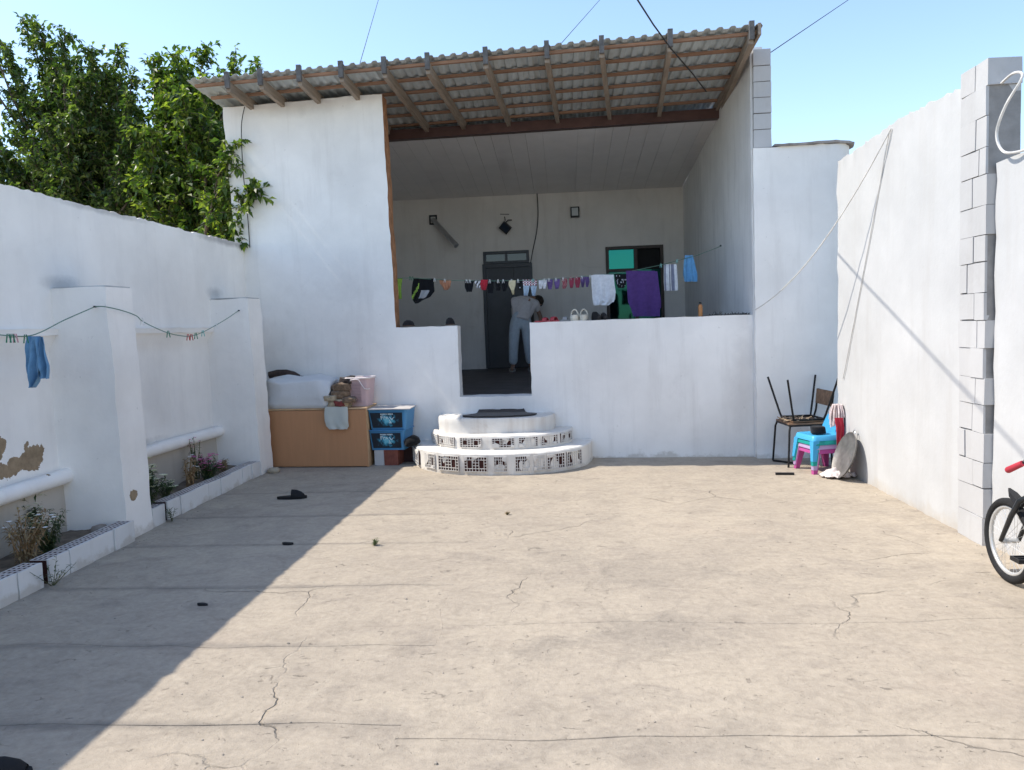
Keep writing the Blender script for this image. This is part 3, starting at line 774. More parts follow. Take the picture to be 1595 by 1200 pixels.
# ------------------------------------------------------------------ plants
def leaf(mb, p, d, L_, W_, up=V((0, 0, 1)), m=0, droop=.25):
    d = d.normalized(); s = d.cross(up)
    if s.length < 1e-3: s = d.cross(V((1, 0, 0)))
    s.normalize(); nn = s.cross(d)
    mid = p + d * (L_ * .45); tip = p + d * L_ - V((0, 0, 1)) * (L_ * droop)
    mb.add([p, mid + s * (W_ / 2) + nn * (W_ * .15), mid - nn * (W_ * .08), mid - s * (W_ / 2) + nn * (W_ * .15), tip],
           [(0, 2, 1), (0, 3, 2), (1, 2, 4), (2, 3, 4)], m)
def rv(r=random):
    while True:
        v = V((r.uniform(-1, 1), r.uniform(-1, 1), r.uniform(-1, 1)))
        if .05 < v.length < 1: return v.normalized()
L_dark = leafmat('bush_leaves', (.025, .05, .018), (.05, .085, .03), (.10, .13, .05), .2)
L_dry = leafmat('dry_leaves', (.20, .13, .07), (.29, .20, .11), (.38, .29, .17), .2)
L_weed = leafmat('weed_leaves', (.05, .09, .03), (.08, .13, .05), (.14, .19, .07), .25)
F_white = leafmat('white_petals', (.62, .60, .52), (.74, .72, .66), (.80, .79, .75), .25)
F_pink = leafmat('pink_petals', (.55, .12, .38), (.66, .20, .50), (.74, .34, .60), .25)
M_stem = simple('green_stem', (.10, .11, .05), .8)
M_drystem = simple('dry_stem', (.30, .20, .11), .9)
def bush(name, label, base, h, r, nst, nleaf, fl=None, nfl=0, lm=None, sm=None, ll=.05, lean=(0, 0), flsz=.02):
    t = thing(name, label, 'plant', base, 0, 'flower bed plants'); base = V(base)
    st_, lf, fw_ = MB(), MB(), MB()
    for i in range(nst):
        a = random.uniform(0, 2 * PI); q = r * random.uniform(.2, 1.)
        top = base + V((math.cos(a) * q + lean[0], math.sin(a) * q + lean[1], h * random.uniform(.55, 1.)))
        midp = base.lerp(top, .5) + V((random.uniform(-.03, .03), random.uniform(-.03, .03), h * .08))
        b0 = base + V((random.uniform(-.03, .03), random.uniform(-.03, .03), -.03))
        st_.tube([b0, midp, top], [.005, .004, .002], 4)
        for k in range(max(1, int(nleaf * 1.8) // nst)):
            u = random.uniform(.15, 1.); p = b0.lerp(midp, u * 2) if u < .5 else midp.lerp(top, u * 2 - 1)
            d = rv(); d.z = d.z * .6 + .15
            leaf(lf, p + d * .005, d, ll * random.uniform(.6, 1.3), ll * .32 * random.uniform(.7, 1.3), droop=.3)
        for k in range(int(round(nfl / nst + random.random() * .8))):
            c = top + rv() * (r * .22)
            for q in range(7):
                aa = 2 * PI * q / 7; d = V((math.cos(aa), math.sin(aa), .45))
                leaf(fw_, c, d, flsz * 1.1, flsz * .9, droop=.1)
    st_.build('stems', sm or M_stem, t)
    if lf.v: o = lf.build('foliage', lm or L_dark, t); o['kind'] = 'stuff'
    if fw_.v: o = fw_.build('blossoms', fl, t); o['kind'] = 'stuff'
    return t
def soilz(x, y): return .10
g0 = gz(85, 822, .11)
bush('flowering_bush', 'dark bushy plant with small whitish flowers beside the nearest pier', (g0.x, 5.42, .10), .44, .23, 40, 1300, F_white, 60, ll=.05, flsz=.018)
bush('dry_bush', 'dry brown plant at the left edge of the near flower bed', (-3.72, 4.92, .10), .36, .18, 18, 260, None, 0, L_dry, M_drystem, .05)
bush('weedy_shrub', 'low dusty green plant between the dry and the flowering bush', (-3.74, 5.16, .10), .30, .17, 22, 520, F_white, 8, L_dark, M_stem, .04, flsz=.014)
bush('flowering_bush', 'leafy plant with big white blossoms just beyond the near pier', (-3.70, 6.38, .11), .42, .19, 30, 950, F_white, 44, ll=.055, flsz=.03)
bush('flower_clump', 'low plant with yellowish white flowers next to the white blossoms', (-3.72, 6.78, .11), .20, .12, 12, 160, F_white, 14, ll=.04, flsz=.02)
bush('dry_stalks', 'tall dry straw coloured stalks in the middle of the far flower bed', (-3.74, 7.28, .11), .34, .10, 16, 90, None, 0, L_dry, M_drystem, .05)
bush('pink_flowers', 'green plant with bright pink flowers in the far flower bed', (-3.72, 7.62, .11), .26, .15, 22, 500, F_pink, 40, ll=.04, flsz=.026)
bush('thin_shrub', 'thin leggy plant rising behind the pink flowers', (-3.88, 7.72, .11), .46, .09, 9, 110, F_pink, 4, L_dark, M_stem, .032, flsz=.015)
bush('dry_tuft', 'small orange brown dried tuft near the far pier', (-3.80, 8.18, .11), .15, .08, 10, 90, None, 0, L_dry, M_drystem, .04)
def weed(label, base, h, n, wd=.05, mt=None, sl=.05):
    t = thing('weed', label, 'weed', base, 0, 'weeds in the cracks'); mb = MB(); lf = MB(); base = V(base)
    for i in range(n):
        d = rv(); d.z = abs(d.z) + .8; d.normalize(); top = base + d * h * random.uniform(.5, 1) ; top.x += random.uniform(0, wd)
        mb.tube([base - V((0, 0, .01)), base.lerp(top, .5) + rv() * .006, top], [.003, .002, .001], 4)
        for k in range(9):
            p = base.lerp(top, .15 + .85 * k / 9); dd = rv(); dd.z = .3; leaf(lf, p, dd, sl * random.uniform(.6, 1.1), sl * .22, droop=.1)
    mb.build('stems', M_stem, t); o = lf.build('foliage', mt or L_weed, t); o['kind'] = 'stuff'; return t
weed('green weed growing from the gap in the near kerb', (-3.43, 4.755, .0), .24, 6, .02, L_dark, .045)
weed('green weed in the gap of the far kerb', (-3.49, 6.425, .0), .2, 5, .02, L_dark, .05)
q = gz(583, 850); weed('small green weed tuft in a crack of the sunny concrete', (q.x, q.y, 0), .06, 9, .03, L_weed, .03)
q = gz(790, 802); weed('tiny dry weed in the seam between the slabs near the steps', (q.x, q.y, 0), .04, 7, .02, L_dry, .025)

# ================================================================== TREES
M_bark = simple('tree_bark', (.12, .095, .07), .95, 0, .3, 14, .6)
def tree(name, label, base, fork, tips_, fills, lm, leafL=.085, dens=1.):
    rnd = random.Random(hash(name) % 1000 if False else len(tips_) * 13 + 5)
    t = thing(name, label, 'tree', base, 0, 'trees behind the left wall')
    wood_, lf = MB(), MB(); base, fork = V(base), V(fork)
    wood_.tube([base - V((0, 0, .2)), base.lerp(fork, .5) + V((.06, .03, 0)), fork], [.13, .11, .09], 9)
    def limb(a, tip, r0, leafy):
        a, tip = V(a), V(tip); mid = a.lerp(tip, .5) + rv(rnd) * ((tip - a).length * .10); mid.z += (tip - a).length * .04
        N = 9; pts_ = []
        for i in range(N):
            u = i / (N - 1); pts_.append(a * ((1 - u) ** 2) + mid * (2 * u * (1 - u)) + tip * (u * u) + rv(rnd) * (.02 if 0 < i < N - 1 else 0))
        wood_.tube(pts_, [r0 * (1 - .86 * i / (N - 1)) for i in range(N)], 5)
        L_ = (tip - a).length; nt_ = int(L_ * 22 * dens * leafy)
        for k in range(nt_):
            u = 1 - (rnd.random() ** 1.25) * .80; i = min(N - 2, int(u * (N - 1))); f_ = u * (N - 1) - i
            p = pts_[i].lerp(pts_[i + 1], f_); ax = (pts_[i + 1] - pts_[i]).normalized()
            d = (rv(rnd) + ax * .45 + V((0, 0, .2))).normalized(); ln = rnd.uniform(.16, .62) * (1.15 - .75 * u)
            e_ = p + d * ln
            wood_.tube([p, e_], [.005, .002], 3)
            nl = int(5 + ln * 30)
            for j in range(nl):
                v = (j + .6) / nl; q_ = p.lerp(e_, v); dd = (rv(rnd) + d * .55 + V((0, 0, -.30))).normalized()
                S_ = leafL * rnd.uniform(.7, 1.35); leaf(lf, q_, dd, S_, S_ * .56, up=(V((0, 0, 1)) + rv(rnd) * .7), droop=.18)
        for j in range(7):                                # leader
            dd = (rv(rnd) + V((0, 0, .2))).normalized(); leaf(lf, tip, dd, leafL * .8, leafL * .36, droop=.2)
    for tp in tips_:
        s0 = fork.lerp(V(tp), rnd.uniform(.0, .12)); limb(s0, tp, .045, 1.)
    for tp in fills:
        over = tp[1] < 9.9; a = fork.lerp(V(tp), .55 if over else rnd.uniform(.2, .6)) + rv(rnd) * (.15 if over else .4); limb(a, tp, .022, .8 if over else 1.15)
    wood_.build('trunk', M_bark, t, 60); o = lf.build('crown', lm, t); return t
rr = random.Random(3)
def fillpts(n, poly, ymin, ymax, xmax=-4.2):
    out = []
    def inside(px, py):
        c = False; j = len(poly) - 1
        for i in range(len(poly)):
            (xi, yi), (xj, yj) = poly[i], poly[j]
            if (yi > py) != (yj > py) and px < (xj - xi) * (py - yi) / (yj - yi) + xi: c = not c
            j = i
        return c
    while len(out) < n:
        px, py = rr.uniform(-120, 420), rr.uniform(40, 420)
        if not inside(px, py): continue
        p = aty(px, py, rr.uniform(ymin, ymax))
        if p.x < xmax: out.append(p)
    return out
L_tree = leafmat('tree_leaves_dark', (.030, .060, .018), (.062, .105, .030), (.20, .25, .06), .45)
L_tree2 = leafmat('tree_leaves_bright', (.034, .068, .016), (.075, .125, .028), (.25, .30, .055), .5)
tipsA = [aty(px, py, y) for px, py, y in ((35, 30, 11.4), (58, 44, 11.2), (101, 48, 11.0), (140, 82, 10.9), (184, 80, 11.3), (-30, 40, 11.5), (2, 66, 11.8), (120, 100, 11.9), (75, 90, 11.5),
         (165, 115, 11.2), (206, 122, 11.0), (-60, 80, 11.5), (-80, 160, 11.2), (20, 110, 11.9))]
polyA = [(-100, 235), (0, 225), (40, 200), (60, 120), (100, 85), (150, 100), (190, 110), (205, 180), (235, 220), (240, 335), (150, 320), (60, 300), (-100, 285)]
tree('tall_tree', 'tall leafy tree at the far left, rising highest above the wall', (-7.4, 11.9, -.06), (-7.2, 11.8, 2.2), tipsA, fillpts(78, polyA, 10.6, 12.6), L_tree, .082)
tipsB = [aty(px, py, y) for px, py, y in ((238, 90, 11.0), (273, 92, 10.8), (290, 97, 11.3), (322, 76, 11.2), (367, 88, 11.6), (402, 102, 12.2), (255, 130, 10.6), (340, 120, 11.4), (300, 130, 10.8))]
polyB = [(195, 215), (232, 120), (270, 115), (350, 125), (350, 150), (352, 200), (362, 260), (372, 330), (378, 385), (310, 372), (215, 345)]
treeB_extra = [aty(400, 296, 9.40), aty(374, 345, 9.45), aty(371, 300, 9.45), aty(366, 225, 9.45), aty(368, 260, 9.45), aty(378, 372, 9.5), aty(388, 312, 9.4)]
tree('leafy_tree', 'dense bright green tree pressed against the left corner of the house', (-5.4, 10.9, -.06), (-5.3, 10.8, 2.0), tipsB, fillpts(84, polyB, 10.0, 11.8) + treeB_extra, L_tree2, .092)

# ================================================================== WIRES AND LINES
def sag(a, b, s, n=16):
    a, b = V(a), V(b); return [a.lerp(b, i / n) - V((0, 0, s * 4 * (i / n) * (1 - i / n))) for i in range(n + 1)]
def spline(P, k=5):
    P = [V(p) for p in P]; out = []
    for i in range(len(P) - 1):
        p0, p1, p2, p3 = P[max(0, i - 1)], P[i], P[i + 1], P[min(len(P) - 1, i + 2)]
        for j in range(k):
            t_ = j / k; out.append(.5 * (2 * p1 + (p2 - p0) * t_ + (2 * p0 - 5 * p1 + 4 * p2 - p3) * t_ ** 2 + (3 * p1 - p0 - 3 * p2 + p3) * t_ ** 3))
    return out + [P[-1]]
def wire(label, pts_, r, mt=None, name='overhead_wire', group='overhead wires'):
    return tag(MB().tube(pts_, r, 6).build(name, mt or M_cable, None, 60), label, 'wire', group)
def extend(a, b, k): a, b = V(a), V(b); return b + (b - a) * k
a, b = aty(556, 112, 9.6), aty(590, -2, 15.); wire('thin wire crossing the sky above the left end of the roof', [a - V((0, 0, .02)), b, extend(a, b, 1.5)], .0045)
a, b = aty(860, 84, 9.2), aty(936, -2, 15.); wire('thin wire leaving the middle of the roof edge', [a, b, extend(a, b, 1.5)], .0045)
a, m_, b = aty(1100, 143, 9.35), aty(1045, 76, 8.22), aty(993, 0, 7.0)
c1, c2 = aty(1078, 114, 8.75), aty(1018, 39, 7.65)
wire('thick dark cable entering under the roof near its right end', [a, c1, m_, c2, b, extend(m_, b, 1), extend(m_, b, 4)], .0075)
a, b = V((2.33, 9.0, 4.50)), aty(1326, -3, 15.); wire('thin wire running from the block column into the right of the sky', [a, b, extend(a, b, 1.5)], .006)
# slack white cables on the right wall
a = atx(1390, 200, 2.80) + V((-.01, 0, 0)); b = aty(1176, 483, 8.83)
wire('slack white cable from the right wall top to the veranda corner', sag(a, b, .22), .006, M_wcable, 'slack_cable', 'loose cables')
b2 = atx(1313, 590, 2.79); wire('straight white cable hanging down the right wall to the stacked chairs', sag(a + V((.0, .03, .0)), b2, .03), .005, M_wcable, 'slack_cable', 'loose cables')
lp = [V((2.82, 5.02, 3.0)), V((2.78, 5.12, 2.86)), V((2.78, 5.22, 2.72)), V((2.79, 5.18, 2.60)), V((2.80, 5.05, 2.555)), V((2.86, 4.8, 2.56)), V((2.9, 4.3, 2.56))]
wire('white cable looping beside the top of the block column', spline([V((2.86, 5.32, 3.05)), V((2.84, 5.15, 3.06))] + lp), .009, M_wcable, 'slack_cable', 'loose cables')
# thin cable down the left corner of the facade
cf = [V((aty(px, py, FY(-3.9)).x, FY(-3.8) - .03 - .02 * math.sin(i), aty(px, py, FY(-3.9)).z)) for i, (px, py) in enumerate(((383, 168), (379, 200), (381, 260), (384, 300), (388, 350), (390, 386)))]
wire('thin dark cable dangling down the left corner of the house front', spline(cf), .006, M_cable, 'slack_cable', 'loose cables')
bw = [aty(px, py, YB - .02) for px, py in ((836, 296), (838, 330), (836, 360), (830, 390), (826, 412))]
wire('thin dark cable running down the veranda back wall to the door', spline(bw), .008, M_cable, 'slack_cable', 'loose cables')

# ------------------------------------------------------------------ clothes pegs
M_pegs = {'green': simple('green_peg', (.02, .17, .10), .45), 'red': simple('red_peg', (.45, .05, .05), .45), 'pink': simple('pink_peg', (.60, .30, .33), .5),
          'white': simple('white_peg', (.70, .70, .68), .5), 'aqua': simple('aqua_peg', (.20, .50, .46), .5)}
def peg(p, c, label, group, sz=1., rz=0.):
    t = thing('clothes_peg', label, 'clothes peg', p, rz, group)
    for s in (-1, 1):
        mb = MB(); mb.add([(s * .002 * sz - .0, -.006 * sz, .012 * sz), (s * .009 * sz, -.006 * sz, .012 * sz), (s * .019 * sz, -.006 * sz, -.055 * sz), (s * .011 * sz, -.006 * sz, -.055 * sz),
                           (s * .002 * sz, .006 * sz, .012 * sz), (s * .009 * sz, .006 * sz, .012 * sz), (s * .019 * sz, .006 * sz, -.055 * sz), (s * .011 * sz, .006 * sz, -.055 * sz)],
                          [(0, 1, 2, 3), (7, 6, 5, 4), (0, 4, 5, 1), (1, 5, 6, 2), (2, 6, 7, 3), (3, 7, 4, 0)])
        mb.build('prong', M_pegs[c], t, local=True)
    MB().tube([(-.012 * sz, 0, -.016 * sz), (.012 * sz, 0, -.016 * sz)], .004 * sz, 6).build('spring', M_steel, t, local=True)
    return t

# ------------------------------------------------------------------ garments
def smoothrows(rows_, n):
    out = []
    for i in range(n + 1):
        u = i / n * (len(rows_) - 1); k = min(len(rows_) - 2, int(u)); f_ = u - k
        out.append(tuple(rows_[k][j] * (1 - f_) + rows_[k + 1][j] * f_ for j in range(3)))
    return out
def cloth(name, label, cat, y, panels, mats, fold=.012, waves=3., matf=None, nx=14, ny=16, group=None, thick=.006, yslope=0., xbase=0.):
    """hanging cloth: each panel is rows of (py, px_left, px_right) at distance y; folds deepen downwards"""
    p00 = panels[0][0]; c0 = aty((p00[1] + p00[2]) / 2, p00[0], y); mb = MB()
    sd = random.uniform(0, 50)
    for pn, rows_ in enumerate(panels):
        R_ = smoothrows(rows_, ny); base = len(mb.v); yoff = pn * .004
        for side in (0, 1):
            for j, (py, xl, xr) in enumerate(R_):
                v = j / ny
                for i in range(nx + 1):
                    u = i / nx; q = aty(xl + (xr - xl) * u, py, y)
                    fz = fold * (.35 + .9 * v) * (math.sin(u * waves * 2 * PI + sd + v * 1.2) * .7 + noise.noise(V((u * 4 + sd, v * 3, pn))) * 1.1)
                    q = V((q.x, q.y + fz + (thick if side else 0) + yoff + yslope * (q.x - xbase), q.z + (noise.noise(V((u * 6, sd, 1))) * .006 if j == ny else 0)))
                    mb.v.append(tuple(q))
        m = nx + 1; S = (ny + 1) * m
        for j in range(ny):
            for i in range(nx):
                mi = matf(pn, (i + .5) / nx, (j + .5) / ny) if matf else 0
                a_ = base + j * m + i
                mb.f.append((a_, a_ + m, a_ + m + 1, a_ + 1)); mb.m.append(mi)
                mb.f.append((S + a_, S + a_ + 1, S + a_ + m + 1, S + a_ + m)); mb.m.append(mi)
        ring = [base + i for i in range(m)] + [base + j * m + nx for j in range(1, ny + 1)] + [base + ny * m + i for i in range(nx - 1, -1, -1)] + [base + j * m for j in range(ny - 1, 0, -1)]
        for k in range(len(ring)):
            a_, b_ = ring[k], ring[(k + 1) % len(ring)]; mb.f.append((a_, b_, b_ + S, a_ + S)); mb.m.append(0)
    o = mb.build(name, mats, None, 60)
    return tag(o, label, cat, group)
YL = 10.1
lineP = [aty(px, py, YL + dy) for px, py, dy in ((618, 434, -.2), (640, 433, -.1), (700, 437, 0), (760, 438, 0), (830, 437, 0), (880, 434, 0), (920, 430, 0), (976, 424, 0), (1030, 413, .05), (1060, 405, .15), (1086, 398, .25))] + [atx(1125, 383, 2.125)]
vl = thing('clothesline', 'thin washing line strung across the veranda', 'clothesline', (lineP[0].x, lineP[0].y, .77))
MB().tube(lineP, .004, 6).build('line', M_gline, vl, 60)
MB().tube([lineP[-1] + V((.01, 0, 0)), lineP[-1] - V((.03, 0, 0))], .012, 6).build('hook', M_black, vl)
MB().tube([V((-3.8, 9.85, lineP[0].z + .03)), lineP[0]], .004, 6).build('line', M_gline, vl)
C = {k: fabric('cloth_' + k, c) for k, c in dict(black=(.012, .013, .016), neon=(.35, .55, .10), grey=(.40, .42, .45), tan=(.46, .22, .13), white=(.74, .74, .76), red=(.45, .03, .05),
     cream=(.62, .55, .36), paleblue=(.42, .52, .62), purple=(.10, .05, .19), violet=(.16, .10, .26), pink=(.48, .25, .24), maroon=(.30, .05, .08), stripe=(.22, .23, .30), sky=(.16, .40, .68), dblue=(.14, .29, .46), dgreen=(.02, .05, .05)).items()}
def G(name, label, cat, y, panels, mats, **k): return cloth(name, label, cat, y, panels, [C[m] for m in mats] if isinstance(mats, (list, tuple)) else C[mats], group='laundry on the veranda line', **k)
def shmat(pn, u, v):
    if abs((v - .45) + (u - .16) * 1.5) < .09 and .02 < u < .3: return 1
    if .42 < u < .78 and .38 < v < .68: return 2
    return 0
G('sports_shorts', 'black sports shorts with neon stripe and grey patch on the line', 'shorts', YL - .05, [[(434, 644, 676), (445, 642, 676), (454, 641, 677), (463, 641, 670), (468, 643, 658), (473, 646, 651)]], ['black', 'neon', 'grey'], matf=shmat, nx=22, ny=22, fold=.015)
G('cloth', 'small tan brown cloth hanging by one white peg', 'cloth', YL, [[(436, 684, 703), (442, 685, 702), (448, 690, 701), (452, 691, 697)]], 'tan', nx=10, ny=8)
G('black_cap_cloth', 'black rounded garment left of the red one on the line', 'garment', YL, [[(437, 723, 741), (440, 724, 738), (448, 724, 737), (455, 727, 735)]], 'black', nx=10, ny=8)
G('underwear', 'small white and black garment beside the red one', 'garment', YL, [[(437, 739, 748), (443, 740, 749), (449, 743, 748)]], ['white', 'black'], matf=lambda p, u, v: 1 if (u + v) % .6 < .2 else 0, nx=8, ny=8)
G('underwear', 'small bright red garment on the line', 'garment', YL - .02, [[(436, 749, 760), (444, 748, 759), (452, 750, 757)]], 'red', nx=8, ny=8)
G('sock', 'long black sock right of the red garment', 'sock', YL, [[(437, 761, 769), (447, 759, 769), (457, 760, 768)]], 'black', nx=6, ny=8)
G('underwear', 'black garment hanging in front of the door under two white pegs', 'garment', YL, [[(437, 771, 780), (445, 772, 780), (453, 773, 779)]], 'black', nx=6, ny=8)
G('sock', 'black sock left of the cream sock', 'sock', YL, [[(437, 782, 791), (446, 782, 791), (454, 783, 788)]], 'black', nx=6, ny=8)
G('sock', 'cream coloured sock in front of the door', 'sock', YL - .02, [[(437, 793, 803), (444, 792, 803), (452, 796, 801), (459, 798, 801)]], 'cream', nx=6, ny=10)
G('underwear', 'black garment with a white dot right of the cream sock', 'garment', YL, [[(437, 805, 814), (446, 807, 814), (452, 808, 813)]], ['black', 'white'], matf=lambda p, u, v: 1 if abs(u - .4) < .12 and abs(v - .7) < .1 else 0, nx=8, ny=8)
G('leggings', 'pale blue leggings with dark patterned waist hanging above the person', 'leggings', YL, [[(436, 814, 836), (445, 815, 836)], [(445, 815, 825), (461, 816, 822)], [(445, 826, 836), (461, 829, 834)]], ['paleblue', 'maroon', 'white'],
  matf=lambda p, u, v: (1 if (int(u * 10) + int(v * 5)) % 2 else 2) if p == 0 else 0, nx=10, ny=8)
G('sock', 'left one of the pair of white socks', 'sock', YL, [[(436, 839, 845), (443, 839, 845), (450, 840, 844)]], 'white', nx=6, ny=6)
G('sock', 'right one of the pair of white socks', 'sock', YL, [[(435, 845, 852), (443, 845, 851), (450, 846, 850)]], 'white', nx=6, ny=6)
for (l, r_, lb, c) in ((852, 861, 'left sock of the purple pair next to the white socks', 'violet'), (863, 872, 'right sock of the purple pair next to the white socks', 'violet'),
                       (886, 894, 'left sock of the dark red pair', 'maroon'), (895, 904, 'right sock of the dark red pair', 'maroon'), (904, 911, 'left sock of the purple pair beside the white shirt', 'violet'), (911, 918, 'right sock of the purple pair beside the white shirt', 'violet')):
    yy = 435 - (l - 852) * .06
    G('sock', lb, 'sock', YL, [[(yy, l, r_), (yy + 8, l + .5, r_), (yy + 16, l + 2, r_ - 2)]], c, nx=6, ny=8)
G('sock', 'pinkish patterned sock between the purple and dark red ones', 'sock', YL, [[(433, 874, 883), (442, 876, 884), (450, 876, 881)]], ['pink', 'maroon'], matf=lambda p, u, v: int(u * 5 + v * 4) % 2, nx=6, ny=8)
G('shirt', 'white shirt folded over the line', 'shirt', YL - .02, [[(429, 921, 955), (440, 921, 957), (455, 922, 957), (468, 923, 957), (476, 925, 948)], [(428, 924, 956), (440, 926, 957), (455, 926, 959), (466, 928, 958), (471, 934, 956)]], 'white', fold=.014, waves=2.4, nx=18, ny=18)
G('lace_cloth', 'small black lacy garment between the white shirt and purple towel', 'garment', YL, [[(427, 957, 977), (435, 958, 976), (443, 960, 975), (449, 963, 972)]], ['black', 'grey'], matf=lambda p, u, v: 1 if noise.noise(V((u * 9, v * 9, 1))) > .32 else 0, nx=16, ny=12)
G('towel', 'large purple towel hanging before the window', 'towel', YL - .02, [[(423, 977, 1024), (430, 978, 1025), (450, 979, 1027), (470, 980, 1028), (486, 984, 1028), (493, 986, 1028)], [(422, 975, 1020), (440, 976, 1026), (470, 978, 1030), (480, 982, 1030)]], ['purple', 'violet'],
  matf=lambda p, u, v: 1 if p == 0 and v > .78 and int(v * 44) % 3 == 0 else 0, fold=.012, waves=2.2, nx=20, ny=30, yslope=.05, xbase=1)
G('striped_towel', 'white towel with dark stripes right of the purple towel', 'towel', YL + .08, [[(412, 1034, 1054), (425, 1034, 1055), (440, 1034, 1056), (453, 1035, 1056)]], ['white', 'stripe'], matf=lambda p, u, v: 1 if (.05 < u < .14 or .40 < u < .48 or .55 < u < .78) else 0, fold=.014, waves=2., nx=26, ny=14)
G('cloth', 'bright blue cloth at the right end of the veranda line', 'cloth', YL + .22, [[(398, 1067, 1079), (410, 1065, 1082), (428, 1064, 1086), (439, 1066, 1086)]], 'sky', fold=.02, waves=2., nx=14, ny=14)
G('cloth', 'yellow green cloth peeking out behind the house front wall edge', 'cloth', YL - .15, [[(434, 618, 627), (450, 618, 625), (466, 620, 626)]], 'neon', nx=6, ny=8)
def lz(px):
    best = min(range(len(lineP) - 1), key=lambda i: 0)
    for i in range(len(lineP) - 1):
        a_, b_ = lineP[i], lineP[i + 1]
        c_ = RW.transposed() @ (a_ - CAMP); d_ = RW.transposed() @ (b_ - CAMP)
        pa, pb = CX + FPX * c_.x / c_.z, CX + FPX * d_.x / d_.z
        if pa <= px <= pb: return a_.lerp(b_, (px - pa) / (pb - pa))
    return lineP[-1]
for px, c, lb in ((639, 'green', 'green peg at the left corner of the black shorts'), (643, 'green', 'green peg on the waistband of the black shorts'), (677, 'white', 'white peg at the right corner of the black shorts'),
                  (693, 'white', 'white peg holding the small tan cloth'), (727, 'white', 'left white peg on the black rounded garment'), (732, 'white', 'right white peg on the black rounded garment'), (753, 'red', 'red peg on the bright red garment'),
                  (763, 'white', 'white peg on the long black sock'), (776, 'white', 'white peg on the black garment before the door'), (784, 'white', 'white peg on the black sock left of the cream sock'), (797, 'white', 'white peg on the cream sock'),
                  (807, 'white', 'white peg on the black garment with white dot'), (830, 'aqua', 'pale peg on the patterned leggings'), (848, 'white', 'white peg on the white socks'), (855, 'white', 'white peg on the left purple sock by the white socks'), (866, 'white', 'white peg on the right purple sock by the white socks'),
                  (877, 'white', 'white peg on the pinkish sock'), (889, 'pink', 'pink peg on the left dark red sock'), (898, 'pink', 'pink peg on the right dark red sock'), (906, 'white', 'white peg on the purple pair beside the white shirt'), (919, 'white', 'white peg left of the white shirt'),
                  (1029, 'aqua', 'pale peg at the right corner of the purple towel'), (1054, 'aqua', 'pale peg on the striped towel')):
    p = lz(px); peg(p + V((0, -.015, .01)), c, lb, 'pegs on the veranda line', .75)
# line along the left wall
A0 = V((-3.62, 3.2, 1.98)); A1 = aty(148, 478, 5.79); A2 = atx(212, 492, -3.53); A3 = aty(372, 484, 8.49)
yl = thing('clothesline', 'green washing line sagging between the piers of the left wall', 'clothesline', (-3.7, 5.8, 0))
def s2(px, py, f_): return aty(px, py, A1.y + (A0.y - A1.y) * f_)
l1 = [A1, s2(100, 499, .12), s2(65, 517, .2), s2(40, 524, .27), s2(0, 522, .36), s2(-60, 515, .5), A0]
MB().tube(spline(l1), .004, 6).build('line', M_gline, yl, 60)
def s3(px, py): 
    f_ = (px - 212) / (372 - 212.); return aty(px, py, A2.y + (A3.y - A2.y) * (f_ ** .85))
l2 = [A1, atx(163, 478, -3.52), atx(190, 484, -3.515), A2] + [s3(*q) for q in ((221, 500), (240, 510), (262, 519), (280, 523), (296, 524), (315, 518), (336, 507), (356, 495))] + [A3]
MB().tube(spline(l2), .004, 6).build('line', M_gline, yl, 60)
for q in (A1, A3): MB().tube([q + V((0, .02, 0)), q + V((0, -.015, 0))], .007, 6).build('hook', M_black, yl)
bc = s2(58, 520, .22)
cloth('cloth', 'faded blue cloth hanging from the line by the nearest pier', 'cloth', bc.y, [[(524, 43, 63), (545, 40, 63), (570, 39, 62), (590, 42, 61), (604, 47, 53)], [(525, 47, 66), (545, 50, 71), (570, 55, 78), (590, 60, 77)]], C['dblue'], fold=.035, waves=1.7, nx=22, ny=24)
for px, py, c, lb in ((13, 525, 'green', 'green peg left of the blue cloth, at the picture edge'), (19, 525, 'green', 'green peg beside the pink peg left of the blue cloth'), (24, 525, 'pink', 'pink peg left of the blue cloth'), (40, 526, 'green', 'green peg holding the faded blue cloth')):
    p = s2(px, py, .27 + (40 - px) * .0022); peg(p + V((0, 0, .01)), c, lb, 'pegs on the wall line', .9, .5)
for px, py, c, lb in ((221, 499, 'white', 'clear peg nearest the near pier on the sagging line'), (262, 519, 'green', 'lone dark green peg on the sagging line'), (293, 524, 'red', 'left red peg of the cluster on the sagging line'), (298, 524, 'red', 'right red peg of the cluster on the sagging line'),
                      (305, 522, 'green', 'green peg right of the two red pegs'), (316, 518, 'aqua', 'pale green peg right of the peg cluster'), (336, 507, 'white', 'whitish peg nearest the far pier')):
    peg(s3(px, py) + V((0, 0, .01)), c, lb, 'pegs on the wall line', .95, .6)

# ================================================================== THINGS BY THE FACADE, LEFT
M_hard = wood('brown_hardboard', (.46, .225, .105), .6, 2, .07)
M_hard2 = simple('pale_board_edge', (.60, .40, .23), .7)
U = V((1, -.095, 0)).normalized(); N_ = V((-.095, -1, 0)).normalized()          # along and out of the facade
ang = math.atan2(U.y, U.x)
cb = thing('chest', 'brown hardboard chest standing against the facade', 'chest', (-2.98, 9.2, 0))
def fbox(x0, x1, d0, d1, z0, z1):
    """box parallel to the facade: x along it, d metres in front of it"""
    vs = []
    for z in (z0, z1):
        for x, d in ((x0, d1), (x1, d1), (x1, d0), (x0, d0)): vs.append((x, FY(x) - d, z))
    return MB().add(vs, [(3, 2, 1, 0), (4, 5, 6, 7), (0, 1, 5, 4), (1, 2, 6, 5), (2, 3, 7, 6), (3, 0, 4, 7)])
DC = FY(-2.37) - 8.85
fbox(-3.62, -2.365, DC - .012, DC, .012, .685).build('front_panel', M_hard, cb)
